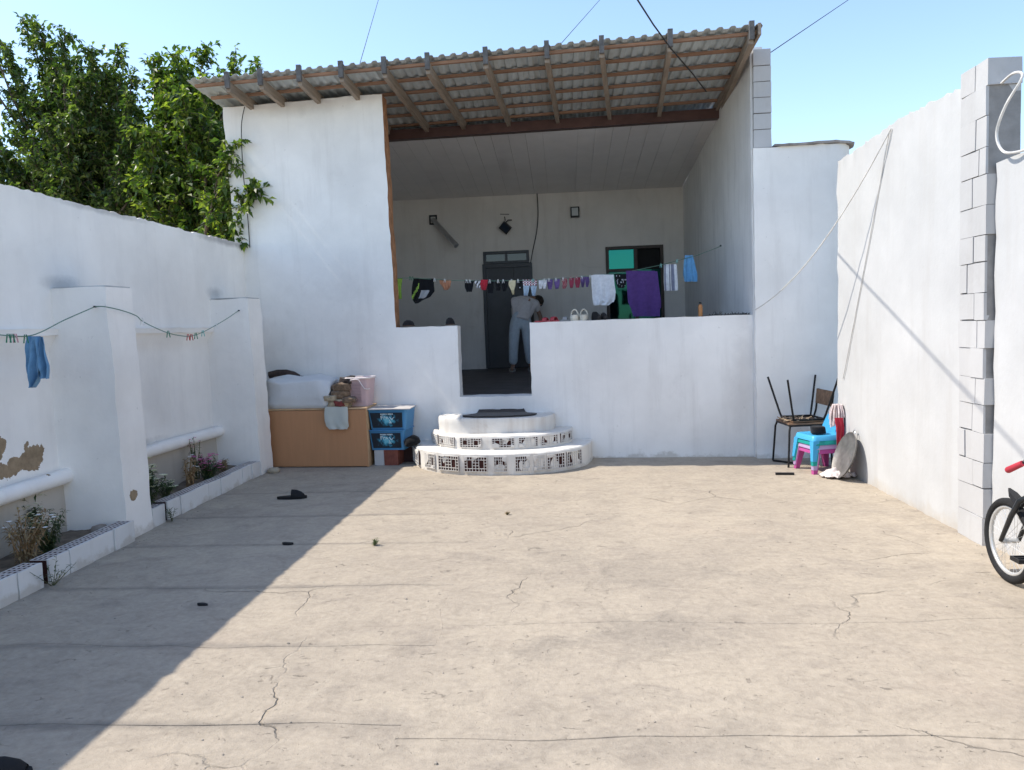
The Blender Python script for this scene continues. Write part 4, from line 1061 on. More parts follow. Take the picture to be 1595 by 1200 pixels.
fbox(-2.378, -2.36, .02, DC - .013, .0, .69).build('side_panel', M_hard2, cb)
fbox(-3.62, -3.60, .02, DC - .013, .0, .69).build('side_panel', M_hard2, cb)
fbox(-3.63, -2.355, .01, DC + .004, .692, .708).build('top', M_hard2, cb)
fbox(-3.60, -2.38, .02, .03, .0, .69).build('back_panel', M_hard2, cb)
# bundle under a white sheet on the chest
def lump(x0, x1, d0, d1, z0, h, sd, n=22, pw=3., amp=.02, freq=5., prof=None):
    """soft closed lump lying on z0: superellipse plan, rounded top with creases"""
    mb = MB(); m = 12; cx, cd = (x0 + x1) / 2, (d0 + d1) / 2; rx, rd = (x1 - x0) / 2, (d1 - d0) / 2
    for j in range(m + 1):
        v = j / m
        rad = 1 if v < .5 else math.cos((v - .5) * PI) ** .55 if v < 1 else 0.
        zz = v * 1.6 if v < .5 else .8 + .2 * math.sin((v - .5) * PI)
        for i in range(n):
            a = 2 * PI * i / n; c, s = math.cos(a), math.sin(a)
            x = cx + rx * rad * math.copysign(abs(c) ** (2 / pw), c); d = cd + rd * rad * math.copysign(abs(s) ** (2 / pw), s)
            p = V((x, FY(x) - d, z0 + h * zz * ((prof(x) if prof else 1))))
            q = noise.noise_vector(p * freq + V((sd, 0, 0))) * amp + noise.noise_vector(p * freq * 3 + V((sd, 0, 0))) * amp * .4
            if j == 0: q.z = 0
            mb.v.append(tuple(p + q))
    for j in range(m):
        for i in range(n): k = (i + 1) % n; mb.f.append((j * n + k, j * n + i, (j + 1) * n + i, (j + 1) * n + k)); mb.m.append(0)
    mb.f.append(tuple(range(n))); mb.m.append(0); mb.f.append(tuple(m * n + i for i in range(n - 1, -1, -1))); mb.m.append(0)
    return mb
sh = thing('covered_bundle', 'bulky bundle under a dirty white sheet on the chest', 'bundle', (-3.1, 9.1, .71))
lump(-3.63, -2.78, .03, DC + .02, .712, .37, 3, 56, 6, .05, 4.2).build('sheet', plaster('dirty_white_sheet', (.66, .66, .66), (.45, .42, .38), amt=.7, drip=.1), sh, 180)
sheetf = MB()
for i in range(25):
    for j in range(7):
        x = -3.62 + .86 * i / 24; v = j / 6
        sheetf.v.append((x, FY(x) - DC - .006 - .045 * (1 - v) - .012 * noise.noise(V((x * 9, v * 2, 0))), .685 + .10 * v + .012 * noise.noise(V((x * 4, 7, 0)))))
for i in range(24):
    for j in range(6): a_ = i * 7 + j; sheetf.f.append((a_, a_ + 7, a_ + 8, a_ + 1)); sheetf.m.append(0)
lg = thing('log', 'dark charred log lying on the white bundle by the pier', 'log', (-3.4, 9.2, 1.08))
LG = [V((-3.66, FY(-3.6) - .22, 1.10)), V((-3.45, FY(-3.45) - .2, 1.115)), V((-3.29, FY(-3.3) - .19, 1.075))]
MB().tube([LG[0], LG[0].lerp(LG[1], .5) + V((0, 0, .01)), LG[1], LG[1].lerp(LG[2], .6), LG[2]], [.045, .05, .05, .042, .03], 10).jit(.012, 9).build('wood', simple('charred_bark', (.05, .035, .03), .95, 0, .5, 20, .8), lg, 60)
MB().tube([LG[2], LG[2] + V((.1, 0, -.01)), LG[2] + V((.22, .03, -.03)), LG[2] + V((.3, .02, -.03))], [.012, .008, .006, .003], 6).jit(.008, 12).build('twig', M_bark, lg)
tag(lump(-2.80, -2.64, .2, DC - .02, .712, .20, 9, 18, 3, .02, 8).build('cardboard_bag', simple('brown_paper', (.34, .25, .15), .9, 0, .4, 9, .5), None, 60), 'crumpled brown paper bag slumped between the bundle and basket', 'bag')
rg = thing('rag_pile', 'heap of brown patterned rags on the edge of the chest', 'rags', (-2.68, 9.0, .71))
RC = [fabric('rag_brown', (.17, .115, .075), .5), fabric('rag_tan', (.36, .29, .20), .4), fabric('rag_dark', (.04, .032, .03), .5), fabric('rag_red', (.20, .05, .045), .3)]
for k, (a_, b_, d0, d1, z_, h_, mi) in enumerate(((-2.86, -2.56, .1, DC + .03, .712, .12, 1), (-2.80, -2.58, .12, DC + .02, .82, .10, 0), (-2.79, -2.57, .14, DC - .0, .91, .085, 0), (-2.70, -2.56, .16, DC - .05, .985, .075, 2), (-2.86, -2.70, .3, DC + .05, .80, .05, 1), (-2.66, -2.50, .3, DC + .05, .77, .06, 0), (-2.76, -2.60, DC - .1, DC + .055, .735, .075, 3))):
    lump(a_, b_, d0, d1, z_, h_, k * 3.3, 26, 4, .028, 9).build('rag', RC[mi], rg, 180)
# pale cloth hanging over the front of the chest
yy = FY(-2.6) - DC - .04
cloth('sack_cloth', 'pale grey printed sack cloth hanging over the chest front', 'cloth', yy, [[(634, 506, 541), (645, 505, 542), (656, 506, 542), (664, 508, 543), (669, 513, 540)]],
      plaster('printed_sack', (.52, .54, .50), (.36, .44, .44), amt=.9, drip=.1), fold=.012, waves=1.6, nx=18, ny=16, thick=.008)
# pink laundry basket
pk = simple('pale_pink_plastic', (.56, .40, .40), .5, 0, .06, 5, .03)
bc_ = aty(567, 626, FY(-2.45) - .25)
bk = thing('laundry_basket', 'pale pink plastic basket with handle and ribbed sides on the chest', 'basket', (-2.475, FY(-2.475) - .27, .709), ang)
def rrect(a, b, r, n=6):
    o_ = []
    for cx_, cy_, s0 in ((a - r, b - r, 0), (-a + r, b - r, 1), (-a + r, -b + r, 2), (a - r, -b + r, 3)):
        for i in range(n + 1): t_ = (s0 + i / n) * PI / 2; o_.append((cx_ + r * math.cos(t_), cy_ + r * math.sin(t_)))
    return o_
def loft(sections):
    mb = MB(); n = len(sections[0][0])
    for poly, z in sections: mb.v += [(x, y, z) for x, y in poly]
    for j in range(len(sections) - 1):
        for i in range(n): k = (i + 1) % n; mb.f.append((j * n + i, j * n + k, (j + 1) * n + k, (j + 1) * n + i)); mb.m.append(0)
    return mb
S_ = [(rrect(.11, .11, .03), 0), (rrect(.125, .125, .035), .16), (rrect(.142, .142, .04), .335), (rrect(.138, .138, .038), .337), (rrect(.121, .121, .033), .16), (rrect(.105, .105, .028), .012)]
mbk = loft(S_); mbk.f.append(tuple(range(27, -1, -1))); mbk.m.append(0); k0 = len(mbk.v) - 28; mbk.f.append(tuple(k0 + i for i in range(28))); mbk.m.append(0)
mbk.build('body', pk, bk, 40, True)
rim = [(x, y, .338) for x, y in rrect(.150, .150, .045)]
MB().tube(rim, .011, 6, closed=True).build('rim', simple('pink_white_rim', (.74, .66, .64), .5), bk, 60, True)
for i in range(13): MB().box(-.065, .045, -.130 - .0012 * i, -.118, .05 + i * .018, .057 + i * .018).build('slat', simple('pink_slat', (.42, .29, .30), .5) if i == 0 else bpy.data.materials['pink_slat'], bk, local=True)
MB().tube([(-.125, -.152, .19), (-.10, -.157, .27), (-.065, -.16, .318), (.0, -.162, .325), (.035, -.162, .318), (.075, -.160, .25), (.10, -.158, .215), (.14, -.155, .205), (.15, -.12, .21)], .007, 6).build('handle', bpy.data.materials['pink_white_rim'], bk, 60, True)
# two blue crates on a block and a brick
M_crate = simple('blue_crate_plastic', (.06, .22, .42), .45, 0, .08, 4, .03)
def splash():
    t = NT('crate_print'); tc = t.n('ShaderNodeTexCoord'); sp = t.n('ShaderNodeSeparateXYZ'); t.l(tc.outputs['Object'], sp.inputs[0])
    dx = t.math('DIVIDE', sp.outputs[0], .115); dz = t.math('DIVIDE', t.math('SUBTRACT', sp.outputs[2], .115), .075)
    rr_ = t.math('SQRT', t.math('ADD', t.math('MULTIPLY', dx, dx), t.math('MULTIPLY', dz, dz)))
    n_ = t.n('ShaderNodeTexNoise'); n_.inputs['Scale'].default_value = 26; n_.inputs['Detail'].default_value = 5; t.l(tc.outputs['Object'], n_.inputs['Vector'])
    v = t.math('ADD', rr_, t.math('MULTIPLY', t.math('SUBTRACT', n_.outputs['Fac'], .5), 1.8))
    t.col(t.ramp(v, [(.25, (.16, .50, .62)), (.6, (.04, .25, .38)), (.95, (.012, .03, .05)), (1., (.010, .018, .028))]))
    t.b.inputs['Roughness'].default_value = .35; return t.m
M_print = splash(); M_ink = simple('pale_print', (.62, .72, .74), .5)
def crate(label, z, w0, w1, x):
    t = thing('storage_crate', label, 'crate', (x, FY(x) - .25, z), ang, 'stacked blue crates')
    h = .238; S_ = [(rrect(w0, .17, .03), 0), (rrect(w1, .19, .03), h), (rrect(w1 - .006, .184, .027), h), (rrect(w0 - .006, .164, .027), .01)]
    m_ = loft(S_); m_.f.append(tuple(range(27, -1, -1))); m_.m.append(0); k0 = len(m_.v) - 28; m_.f.append(tuple(k0 + i for i in range(28))); m_.m.append(0)
    m_.build('body', M_crate, t, 40, True)
    MB().tube([(x_, y_, h - .004) for x_, y_ in rrect(w1 + .006, .196, .034)], .008, 6, closed=True).build('rim', M_crate, t, 60, True)
    lb = MB().add([(-w0 + .03, -.176, .025), (w0 - .035, -.176, .025), (w1 - .05, -.1935, .205), (-w1 + .03, -.1935, .205)], [(0, 1, 2, 3)]).build('printed_label', M_print, t, None, True)
    def yf(z_): return -.1742 - (z_ - .025) / .18 * .0175 - .0045
    for i in range(9):                                     # row of small capitals too blurred to read
        x0 = -.078 + i * .0165 + (.008 if i > 4 else 0); MB().box(x0, x0 + .011, yf(.19) - .001, yf(.19), .180, .196).build('letter_mark', M_ink, lb, local=True)
    for i, (x0, z0, x1, z1) in enumerate(((-.075, .165, -.07, .125), (-.075, .165, -.045, .168), (-.073, .148, -.05, .150), (-.035, .158, -.04, .128), (-.035, .158, -.015, .150), (-.002, .155, -.012, .128), (-.002, .155, .018, .13), (.03, .155, .06, .122), (.06, .122, .082, .150), (.028, .12, .04, .088), (.02, .085, .055, .082))):
        yy_ = yf((z0 + z1) / 2) - .002; MB().bar((x0, yf(z0) - .002, z0), (x1, yf(z1) - .002, z1), .004, .007, (0, 0, 1) if abs(x1 - x0) > abs(z1 - z0) else (1, 0, 0)).build('brush_stroke', M_ink, lb, local=True)
    return t
XC = -2.11
crate('lower blue plastic crate with dark splash print, resting on blocks', .186, .205, .222, XC - .015)
crate('upper blue plastic crate with dark splash print, covered by a board', .428, .215, .238, XC)
tag(fbox(XC - .27, XC + .27, .03, .48, .672, .682).jit(.003, 6).build('thin_board', simple('grey_board', (.50, .47, .45), .7)), 'thin pale board lying on the upper blue crate', 'board')
fb = fbox(XC - .20, XC - .085, .08, .42, .0, .184).jit(.004, 7).build('building_block', M_block); tag(fb, 'pale block supporting the left of the blue crates', 'block')
hb = thing('hollow_brick', 'red ribbed hollow brick under the right of the blue crates', 'brick', (XC + .02, FY(XC) - .25, 0), ang)
M_redbrick = simple('red_brick', (.25, .085, .06), .9, 0, .25, 14, .3)
MB().box(-.085, .085, -.17, .17, 0, .184).build('body', M_redbrick, hb, local=True)
for i in range(9): MB().box(-.083 + i * .0195, -.083 + i * .0195 + .010, -.176, -.171, .004, .180).build('rib', M_redbrick, hb, local=True)
tag(fbox(XC + .115, XC + .24, .08, .2, 0, .17).jit(.01, 5).build('broken_brick', simple('dark_rubble', (.06, .03, .028), .95)), 'dark broken brick in the shade beside the steps', 'brick')
tag(MB().lathe([(.05, .0), (.085, .02), (.095, .05), (.08, .085), (.04, .11), (0, .115)], 18, (-1.84, FY(-1.84) - .42, .232), ex=1.1).jit(.03, 9, 3).build('black_bag', fabric('black_cloth_bag', (.010, .010, .011)), None, 180), 'small black cloth bundle on the left end of the lowest step', 'bundle')

# ================================================================== VERANDA THINGS
def fixture(name, label, px, py, w_, h_, cat, dep=.06):
    p = aty(px, py, YB - .02); t = thing(name, label, cat, (p.x, YB - .006, p.z))
    MB().box(-w_ / 2, w_ / 2, -dep, -.001, -h_ / 2, h_ / 2, top=None).build('housing', M_black, t, local=True)
    MB().box(-w_ / 2 + .022, w_ / 2 - .022, -dep - .003, -dep - .0005, -h_ / 2 + .03, h_ / 2 - .02).build('glass', M_lampglass, t, local=True)
    return t
fixture('floodlight', 'square black framed floodlight on the veranda back wall', 895.5, 331, .155, .185, 'lamp')
hl = aty(787, 355, YB - .1)
t = thing('hanging_floodlight', 'small black floodlight hanging askew above the door', 'lamp', (hl.x, YB - .09, hl.z), rot=(.35, .72, .1))
MB().box(-.09, .09, -.03, .03, -.075, .075).build('housing', M_black, t, local=True)
MB().box(-.07, .07, -.034, -.0305, -.055, .055).build('glass', M_doorglass, t, local=True)
MB().tube([(-.05, .0, .075), (-.045, .04, .13), (.0, .085, .16)], .01, 6).build('bracket', M_black, t, local=True)
MB().tube([aty(787, 344, YB - .06), aty(786, 338, YB - .01)], .008, 6).build('bracket', M_black, t)
MB().tube([aty(779, 334, YB - .004), aty(793, 334, YB - .004)], .006, 6).build('nail_rail', M_black, t)
d0 = aty(675, 343, YB); t = thing('exhaust_duct', 'silver stove pipe slanting from a black square vent in the back wall', 'duct', (d0.x, YB, d0.z))
for a_ in ((-.07, .07, .055, .085), (-.07, .07, -.085, -.055), (-.07, -.045, -.055, .055), (.045, .07, -.055, .055)):
    MB().box(a_[0], a_[1], -.03, -.002, a_[2], a_[3]).build('vent_frame', M_black, t, local=True)
MB().box(-.044, .044, -.012, -.002, -.054, .054).build('vent_plate', M_white, t, local=True)
e0 = aty(677, 345, YB - .05) - V(t.location); e1 = aty(711, 383, YB - .35) - V(t.location)
MB().tube([(0.0, -.005, 0), e0, e0.lerp(e1, .5), e0.lerp(e1, .97)], .044, 14).build('pipe', M_steel, t, 50, True)
MB().tube([e0.lerp(e1, .90), e1], .049, 14).build('pipe_collar', M_steel, t, 50, True)
for k in (.33, .62): MB().tube([e0.lerp(e1, k), e0.lerp(e1, k + .025)], .047, 14).build('pipe_seam', M_steel, t, 50, True)
def PT(x, z=1.632): return V((x, FY(x) + .12, z))
def px2x(px, py): 
    r = ray(px, py); k = 9.27 / (r.y + .095 * r.x); return (CAMP + r * k).x
def shoe(name, label, px, c, L_=.25, rz=0., cat='shoe', kind='closed', h=.085, dd=0., group='shoes on the parapet', rx=0.):
    x = px2x(px, 500); t = thing(name, label, cat, PT(x) + V((0, dd, 0)), rz, group)
    sole = []
    for i in range(18):
        a_ = 2 * PI * i / 18; w_ = .042 + .008 * math.sin(a_); sole.append((math.cos(a_) * w_, math.sin(a_) * L_ / 2))
    MB().prism(sole, 0, .018).build('sole', c, t, 40, True)
    if kind == 'closed':
        mb = MB(); n = 12; R_ = []
        for j in range(8):
            v = j / 7; y_ = -L_ / 2 + .006 + v * (L_ - .012); hh = h * (.45 + .55 * min(1, v * 1.7)); w_ = .042 * math.sin(PI * (.12 + .76 * v)) ** .5
            R_.append([(math.cos(PI * i / (n - 1)) * w_, y_, .0185 + math.sin(PI * i / (n - 1)) * hh) for i in range(n)])
        for r_ in R_: mb.v += r_
        for j in range(7):
            for i in range(n - 1): mb.f.append((j * n + i, j * n + i + 1, (j + 1) * n + i + 1, (j + 1) * n + i)); mb.m.append(0)
        mb.f.append(tuple(range(n))); mb.m.append(0); mb.f.append(tuple(7 * n + i for i in range(n - 1, -1, -1))); mb.m.append(0)
        mb.build('upper', c, t, 60, True)
    else:
        MB().tube([(math.cos(PI * i / 10) * .043, -.03, .015 + math.sin(PI * i / 10) * h * .7) for i in range(11)], .012, 6, sq=(.6, 2.6)).build('strap', c, t, 60, True)
    return t
M_sh = {k: simple('shoe_' + k, c_, .6, 0, .2, 9, .1) for k, c_ in dict(black=(.014, .014, .015), red=(.42, .06, .07), grey=(.30, .29, .28), cream=(.62, .56, .45), pink=(.5, .2, .2), brown=(.10, .06, .04)).items()}
shoe('sandal', 'left red sandal on the parapet by the doorway', 846, M_sh['red'], .22, 1.2, 'sandal', 'strap', .05)
shoe('sandal', 'right red sandal on the parapet, tilted beside its twin', 860, M_sh['red'], .22, .9, 'sandal', 'strap', .06)
shoe('sandal', 'greyish sandal between the red sandals and cream clogs', 877, M_sh['grey'], .22, 1.4, 'sandal', 'strap', .05)
def clog(label, px):
    x = px2x(px, 497); t = thing('clog', label, 'clog', PT(x), -.06, 'shoes on the parapet')
    mb = MB()
    mb.lathe([(.0, .0), (.045, .0), (.052, .02), (.050, .05), (.042, .072), (.0, .076)], 16, (0, -.02, 0), ey=1.35); mb.build('toe', M_sh['cream'], t, 60, True)
    MB().tube([(math.cos(PI * i / 12) * .048, .03, .02 + math.sin(PI * i / 12) * .115) for i in range(13)], .010, 6).build('strap', M_sh['cream'], t, 60, True)
    MB().lathe([(0, 0), (.034, 0), (.036, .07), (0, .075)], 12, (0, .035, .004)).build('lining', M_sh['brown'], t, 60, True)
clog('left one of the two cream clogs on the parapet', 895); clog('right one of the two cream clogs on the parapet', 909.5)
shoe('shoe', 'dark shoe right of the cream clogs', 929, M_sh['black'], .26, .25, h=.085)
shoe('shoe', 'dark shoe standing before the window', 941, M_sh['black'], .26, .1, h=.07)
def cap(name, label, px, hh, w_):
    x = px2x(px, 503); t = thing(name, label, 'cap', PT(x, 1.642), .3, 'caps on the left parapet')
    MB().lathe([(w_, 0), (w_ * .98, hh * .4), (w_ * .75, hh * .8), (w_ * .35, hh), (0, hh * 1.02)], 18).jit(.006, 12).build('crown', fabric(name + '_cloth', (.022, .02, .02)), t, 60, True)
    br = [(-w_ * 1.0, -.0), (-w_ * .9, -w_ * 1.2), (-w_ * .4, -w_ * 1.75), (w_ * .4, -w_ * 1.75), (w_ * .9, -w_ * 1.2), (w_ * 1.0, 0)]
    MB().prism(br[::-1], .001, .009).build('brim', M_sh['brown'], t, None, True)
cap('dark_sun_hat', 'dark cap on the left parapet near the raw brick edge', 636, .075, .075); cap('black_sun_hat', 'black cap on the left parapet corner beside the doorway', 701, .085, .06)
x = px2x(1091, 490); t = thing('orange_bottle', 'slim orange bottle with dark cap on the parapet', 'bottle', PT(x))
MB().lathe([(0, 0), (.024, 0), (.025, .01), (.025, .12), (.018, .135), (.011, .14)], 14).build('body', simple('orange_plastic', (.45, .20, .07), .4), t, 40, True)
MB().lathe([(.013, .1405), (.013, .165), (0, .168)], 12).build('cap', M_black, t, 40, True)
M_twig = simple('dried_herb', (.10, .10, .09), .95, 0, .5)
for k, (a_, b_, lb) in enumerate(((1105, 1125, 'scatter of dried herbs on the parapet beside the orange bottle'), (1130, 1148, 'heap of dried herbs in the middle of the right parapet end'), (1149, 1166, 'heap of dried herbs at the far right corner of the parapet'))):
    x0, x1 = px2x(a_, 490), px2x(b_, 490); mb = MB(); rnd = random.Random(k)
    for i in range(46):
        x = rnd.uniform(x0, x1); p = PT(x, 1.632) + V((0, rnd.uniform(-.05, .1), 0)); d = V((rnd.uniform(-1, 1), rnd.uniform(-1, 1), rnd.uniform(.0, .8))); d.normalize()
        mb.tube([p, p + d * rnd.uniform(.02, .06)], [.005, .002], 4)
    o = tag(mb.build('dried_herbs', M_twig), lb, 'herbs', 'dried herbs on the parapet')

# ================================================================== PERSON
def skin_mesh(name, joints, edges, radii, root, sub=2):
    me = bpy.data.meshes.new(name + '_tmp'); me.from_pydata([tuple(j) for j in joints], edges, [])
    o = bpy.data.objects.new(name + '_tmp', me); COL.objects.link(o)
    md = o.modifiers.new('skin', 'SKIN'); md.use_smooth_shade = True
    if not me.skin_vertices: bpy.context.view_layer.update()
    for i, r in enumerate(radii): me.skin_vertices[0].data[i].radius = r if hasattr(r, '__len__') else (r, r)
    me.skin_vertices[0].data[root].use_root = True
    sb = o.modifiers.new('sub', 'SUBSURF'); sb.levels = sub; sb.render_levels = sub
    dg = bpy.context.evaluated_depsgraph_get(); ev = o.evaluated_get(dg); out = bpy.data.meshes.new_from_object(ev)
    bpy.data.objects.remove(o); bpy.data.meshes.remove(me); out.name = name
    out.polygons.foreach_set('use_smooth', [True] * len(out.polygons)); return out
FZ = .765 + (13.1 - 9.5) / (YB - 9.5) * .075
pe = thing('person', 'person in grey t-shirt and pale blue trousers bending over at the veranda door', 'person', (-.75, 13.1, FZ))
hip = V((-.745, 13.02, FZ + .86)); chest = V((-.665, 13.17, FZ + 1.17)); neck = V((-.565, 13.30, FZ + 1.235)); head = V((-.465, 13.36, FZ + 1.17))
hl_, hr_ = hip + V((-.095, .0, -.04)), hip + V((.095, .02, -.04))
kl, kr = V((-.875, 12.99, FZ + .47)), V((-.63, 13.02, FZ + .47))
al, ar = V((-.90, 13.06, FZ + .09)), V((-.60, 13.10, FZ + .09))
tl, tr_ = V((-.92, 12.93, FZ + .035)), V((-.59, 12.97, FZ + .035))
sl_, sr_ = chest + V((-.175, .03, .03)), chest + V((.17, .05, -.03))
el, er = sl_ + V((-.01, .16, -.24)), sr_ + V((.085, .06, -.25))
wl, wr = el + V((.12, .13, -.16)), er + V((-.01, .10, -.21))
J = [hip, hip.lerp(chest, .5), chest, neck, head, hl_, kl, al, tl, hr_, kr, ar, tr_, sl_, el, wl, sr_, er, wr]
E_ = [(0, 1), (1, 2), (2, 3), (3, 4), (0, 5), (5, 6), (6, 7), (7, 8), (0, 9), (9, 10), (10, 11), (11, 12), (2, 13), (13, 14), (14, 15), (2, 16), (16, 17), (17, 18)]
R_ = [(.10, .08), (.10, .075), (.10, .07), .05, (.085, .098), (.07, .07), .05, .038, (.04, .03), (.07, .07), .05, .038, (.04, .03), .04, .038, .028, .04, .038, .028]
def hand(w_, d, side):
    """palm, four fingers of unequal length and a thumb leaving the side of the palm"""
    b0 = len(J); palm = w_ + d * .055; J.append(palm); R_.append((.036, .018)); E_.append((J.index(w_) if False else (15 if side < 0 else 18), b0))
    ac = d.cross(V((0, 1, 0))).normalized()
    for k, L_ in enumerate((.062, .072, .068, .052)):
        p = palm + ac * ((k - 1.5) * .019) + d * .035; q = p + d * L_ * .55 + V((0, .012, 0)); e_ = q + d * L_ * .45 + V((0, .022, 0))
        n0 = len(J); J.extend([p, q, e_]); R_.extend([.0095, .009, .007]); E_.extend([(b0, n0), (n0, n0 + 1), (n0 + 1, n0 + 2)])
    p = palm + ac * (-.036) - d * .012; q = p + d * .03 - ac * .012; n0 = len(J); J.extend([p, q]); R_.extend([.011, .0085]); E_.extend([(b0, n0), (n0, n0 + 1)])
hand(wl, (wl - el).normalized(), -1); hand(wr, (wr - er).normalized(), 1)
M_skin = simple('skin', (.26, .155, .11), .6, 0, .08, 8, .03)
put('body', (lambda m_: (m_.materials.append(M_skin), m_)[1])(skin_mesh('body', J, E_, R_, 0)), pe)
# clothes follow the body a little outside it
tj = [hip + V((.02, .05, .17)), hip, hl_, kl, al + V((0, 0, .02)), hr_, kr, ar + V((0, 0, .02))]
put('trousers', (lambda m_: (m_.materials.append(fabric('pale_blue_trousers', (.44, .50, .56), .1)), m_)[1])(skin_mesh('trousers', tj, [(0, 1), (1, 2), (2, 3), (3, 4), (1, 5), (5, 6), (6, 7)], [(.135, .105), (.17, .13), .115, .09, .08, .115, .09, .08], 1)), pe)
sj = [hip + V((-.01, -.02, -.02)), hip.lerp(chest, .5), chest, chest.lerp(neck, .45), sl_, sl_.lerp(el, .55), sr_, sr_.lerp(er, .6)]
put('t_shirt', (lambda m_: (m_.materials.append(fabric('grey_tshirt', (.58, .55, .55), .08)), m_)[1])(skin_mesh('t_shirt', sj, [(0, 1), (1, 2), (2, 3), (2, 4), (4, 5), (2, 6), (6, 7)], [(.19, .15), (.17, .13), (.18, .13), .09, .085, .078, .085, .08], 1)), pe)
hm = MB(); mm_ = Matrix.Translation(head) @ Matrix.Rotation(-1.0, 4, 'X') @ Matrix.Rotation(.5, 4, 'Y')
hm.lathe([(.0, .125), (.05, .115), (.085, .08), (.099, .03), (.096, -.02), (.08, -.055), (.0, -.05)], 18, ey=1.12).xf(mm_).jit(.006, 14).build('hair', simple('dark_hair', (.025, .018, .014), .7, 0, .3, 40, .5), pe, 180)
for s in (-1, 1):
    q = head + mm_.to_3x3() @ V((s * .09, .0, -.05)); MB().lathe([(0, -.012), (.018, -.008), (.022, 0), (.014, .010), (0, .012)], 10, q).build('ear', M_skin, pe, 60)
fq = mm_.to_3x3()
MB().lathe([(0, -.02), (.014, -.012), (.010, .015), (0, .03)], 8, head + fq @ V((0, .11, -.02))).build('nose', M_skin, pe, 60)
for s in (-1, 1): MB().lathe([(0, -.008), (.011, 0), (0, .008)], 8, head + fq @ V((s * .035, .098, .015))).build('eye', M_matblack, pe, 60)
MB().lathe([(0, -.006), (.022, 0), (0, .006)], 8, head + fq @ V((0, .10, -.06)), ey=.5).build('mouth', simple('lips', (.3, .12, .1), .6), pe, 60)
for (a_, t_) in ((al, tl), (ar, tr_)):
    c_ = (a_ + t_) / 2; so_ = [(c_.x + math.cos(2 * PI * i / 14) * .05, c_.y + .0 + math.sin(2 * PI * i / 14) * .13) for i in range(14)]
    MB().prism(so_, FZ - .002, FZ + .02).build('sandal_sole', M_sh['grey'], pe, 40)
    MB().tube([(c_.x + math.cos(PI * i / 8) * .05, c_.y - .02, FZ + .015 + math.sin(PI * i / 8) * .05) for i in range(9)], .012, 6, sq=(.6, 2)).build('sandal_strap', M_sh['grey'], pe, 60)

# ================================================================== CORNER WITH CHAIRS
M_tube = simple('black_steel_tube', (.02, .018, .017), .45, .3, .3, 20)
M_seatw = wood('worn_plywood', (.22, .13, .075), .8, 0, .5)
def metal_chair(name, label, loc, rz, inv, s0=.20, s1=.235):
    t = thing(name, label, 'chair', loc, group='metal chairs stacked in the corner', rot=((PI, 0, rz) if inv else (0, 0, rz)))
    hs = .45
    for sx in (-1, 1):
        for sy in (-1, 1):
            MB().tube([(sx * s1, sy * s1, 0), (sx * (s0 + .012), sy * (s0 + .012), hs - .06), (sx * s0, sy * s0, hs - .02), (sx * (s0 - .04), sy * (s0 - .0), hs)], .0115, 8).build('leg', M_tube, t, 60, True)
        MB().tube([(sx * s0, -s0, hs - .012), (sx * s0, s0, hs - .012)], .0115, 8).build('seat_rail', M_tube, t, 60, True)
        MB().tube([(sx * s0, s0, hs - .01), (sx * s0, s0 + .035, hs + .10), (sx * s0 * .97, s0 + .065, hs + .34)], .0115, 8).build('back_post', M_tube, t, 60, True)
    for sy in (-1, 1): MB().tube([(-s0, sy * s0, hs - .012), (s0, sy * s0, hs - .012)], .0115, 8).build('seat_rail', M_tube, t, 60, True)
    MB().box(-s0 - .005, s0 + .005, -s0 - .01, s0 - .012, hs + .001, hs + .016, top=(.004, .004)).jit(.004, 7).build('seat', M_seatw, t, local=True)
    MB().add([(-s0, s0 + .03, hs + .18), (s0, s0 + .03, hs + .18), (s0, s0 + .045, hs + .34), (-s0, s0 + .045, hs + .34), (-s0, s0 + .042, hs + .18), (s0, s0 + .042, hs + .18), (s0, s0 + .057, hs + .34), (-s0, s0 + .057, hs + .34)],
             [(0, 1, 2, 3), (7, 6, 5, 4), (0, 4, 5, 1), (1, 5, 6, 2), (2, 6, 7, 3), (3, 7, 4, 0)]).build('backrest', M_seatw, t, local=True)
    return t
metal_chair('metal_chair', 'upright black metal chair at the bottom of the corner stack', (2.53, 8.50, 0), -PI / 2 + .08, False)
metal_chair('metal_chair', 'black metal chair turned upside down, legs in the air', (2.53, 8.48, .475 + .46), -PI / 2 + .12 + PI, True, .165, .27)
mb = MB(); rnd = random.Random(2)
for i in range(40):
    p = V((2.42 + rnd.uniform(-.12, .12), 8.40 + rnd.uniform(-.1, .1), .492)); d = V((rnd.uniform(-1, 1), rnd.uniform(-1, 1), rnd.uniform(0, .5))).normalized(); mb.tube([p, p + d * rnd.uniform(.03, .1)], [.006, .003], 4)
tag(mb.build('wood_scraps', simple('splintered_wood', (.40, .30, .20), .9, 0, .5, 20)), 'splinters and scraps lying between the two metal chairs', 'scraps')['kind'] = 'stuff'
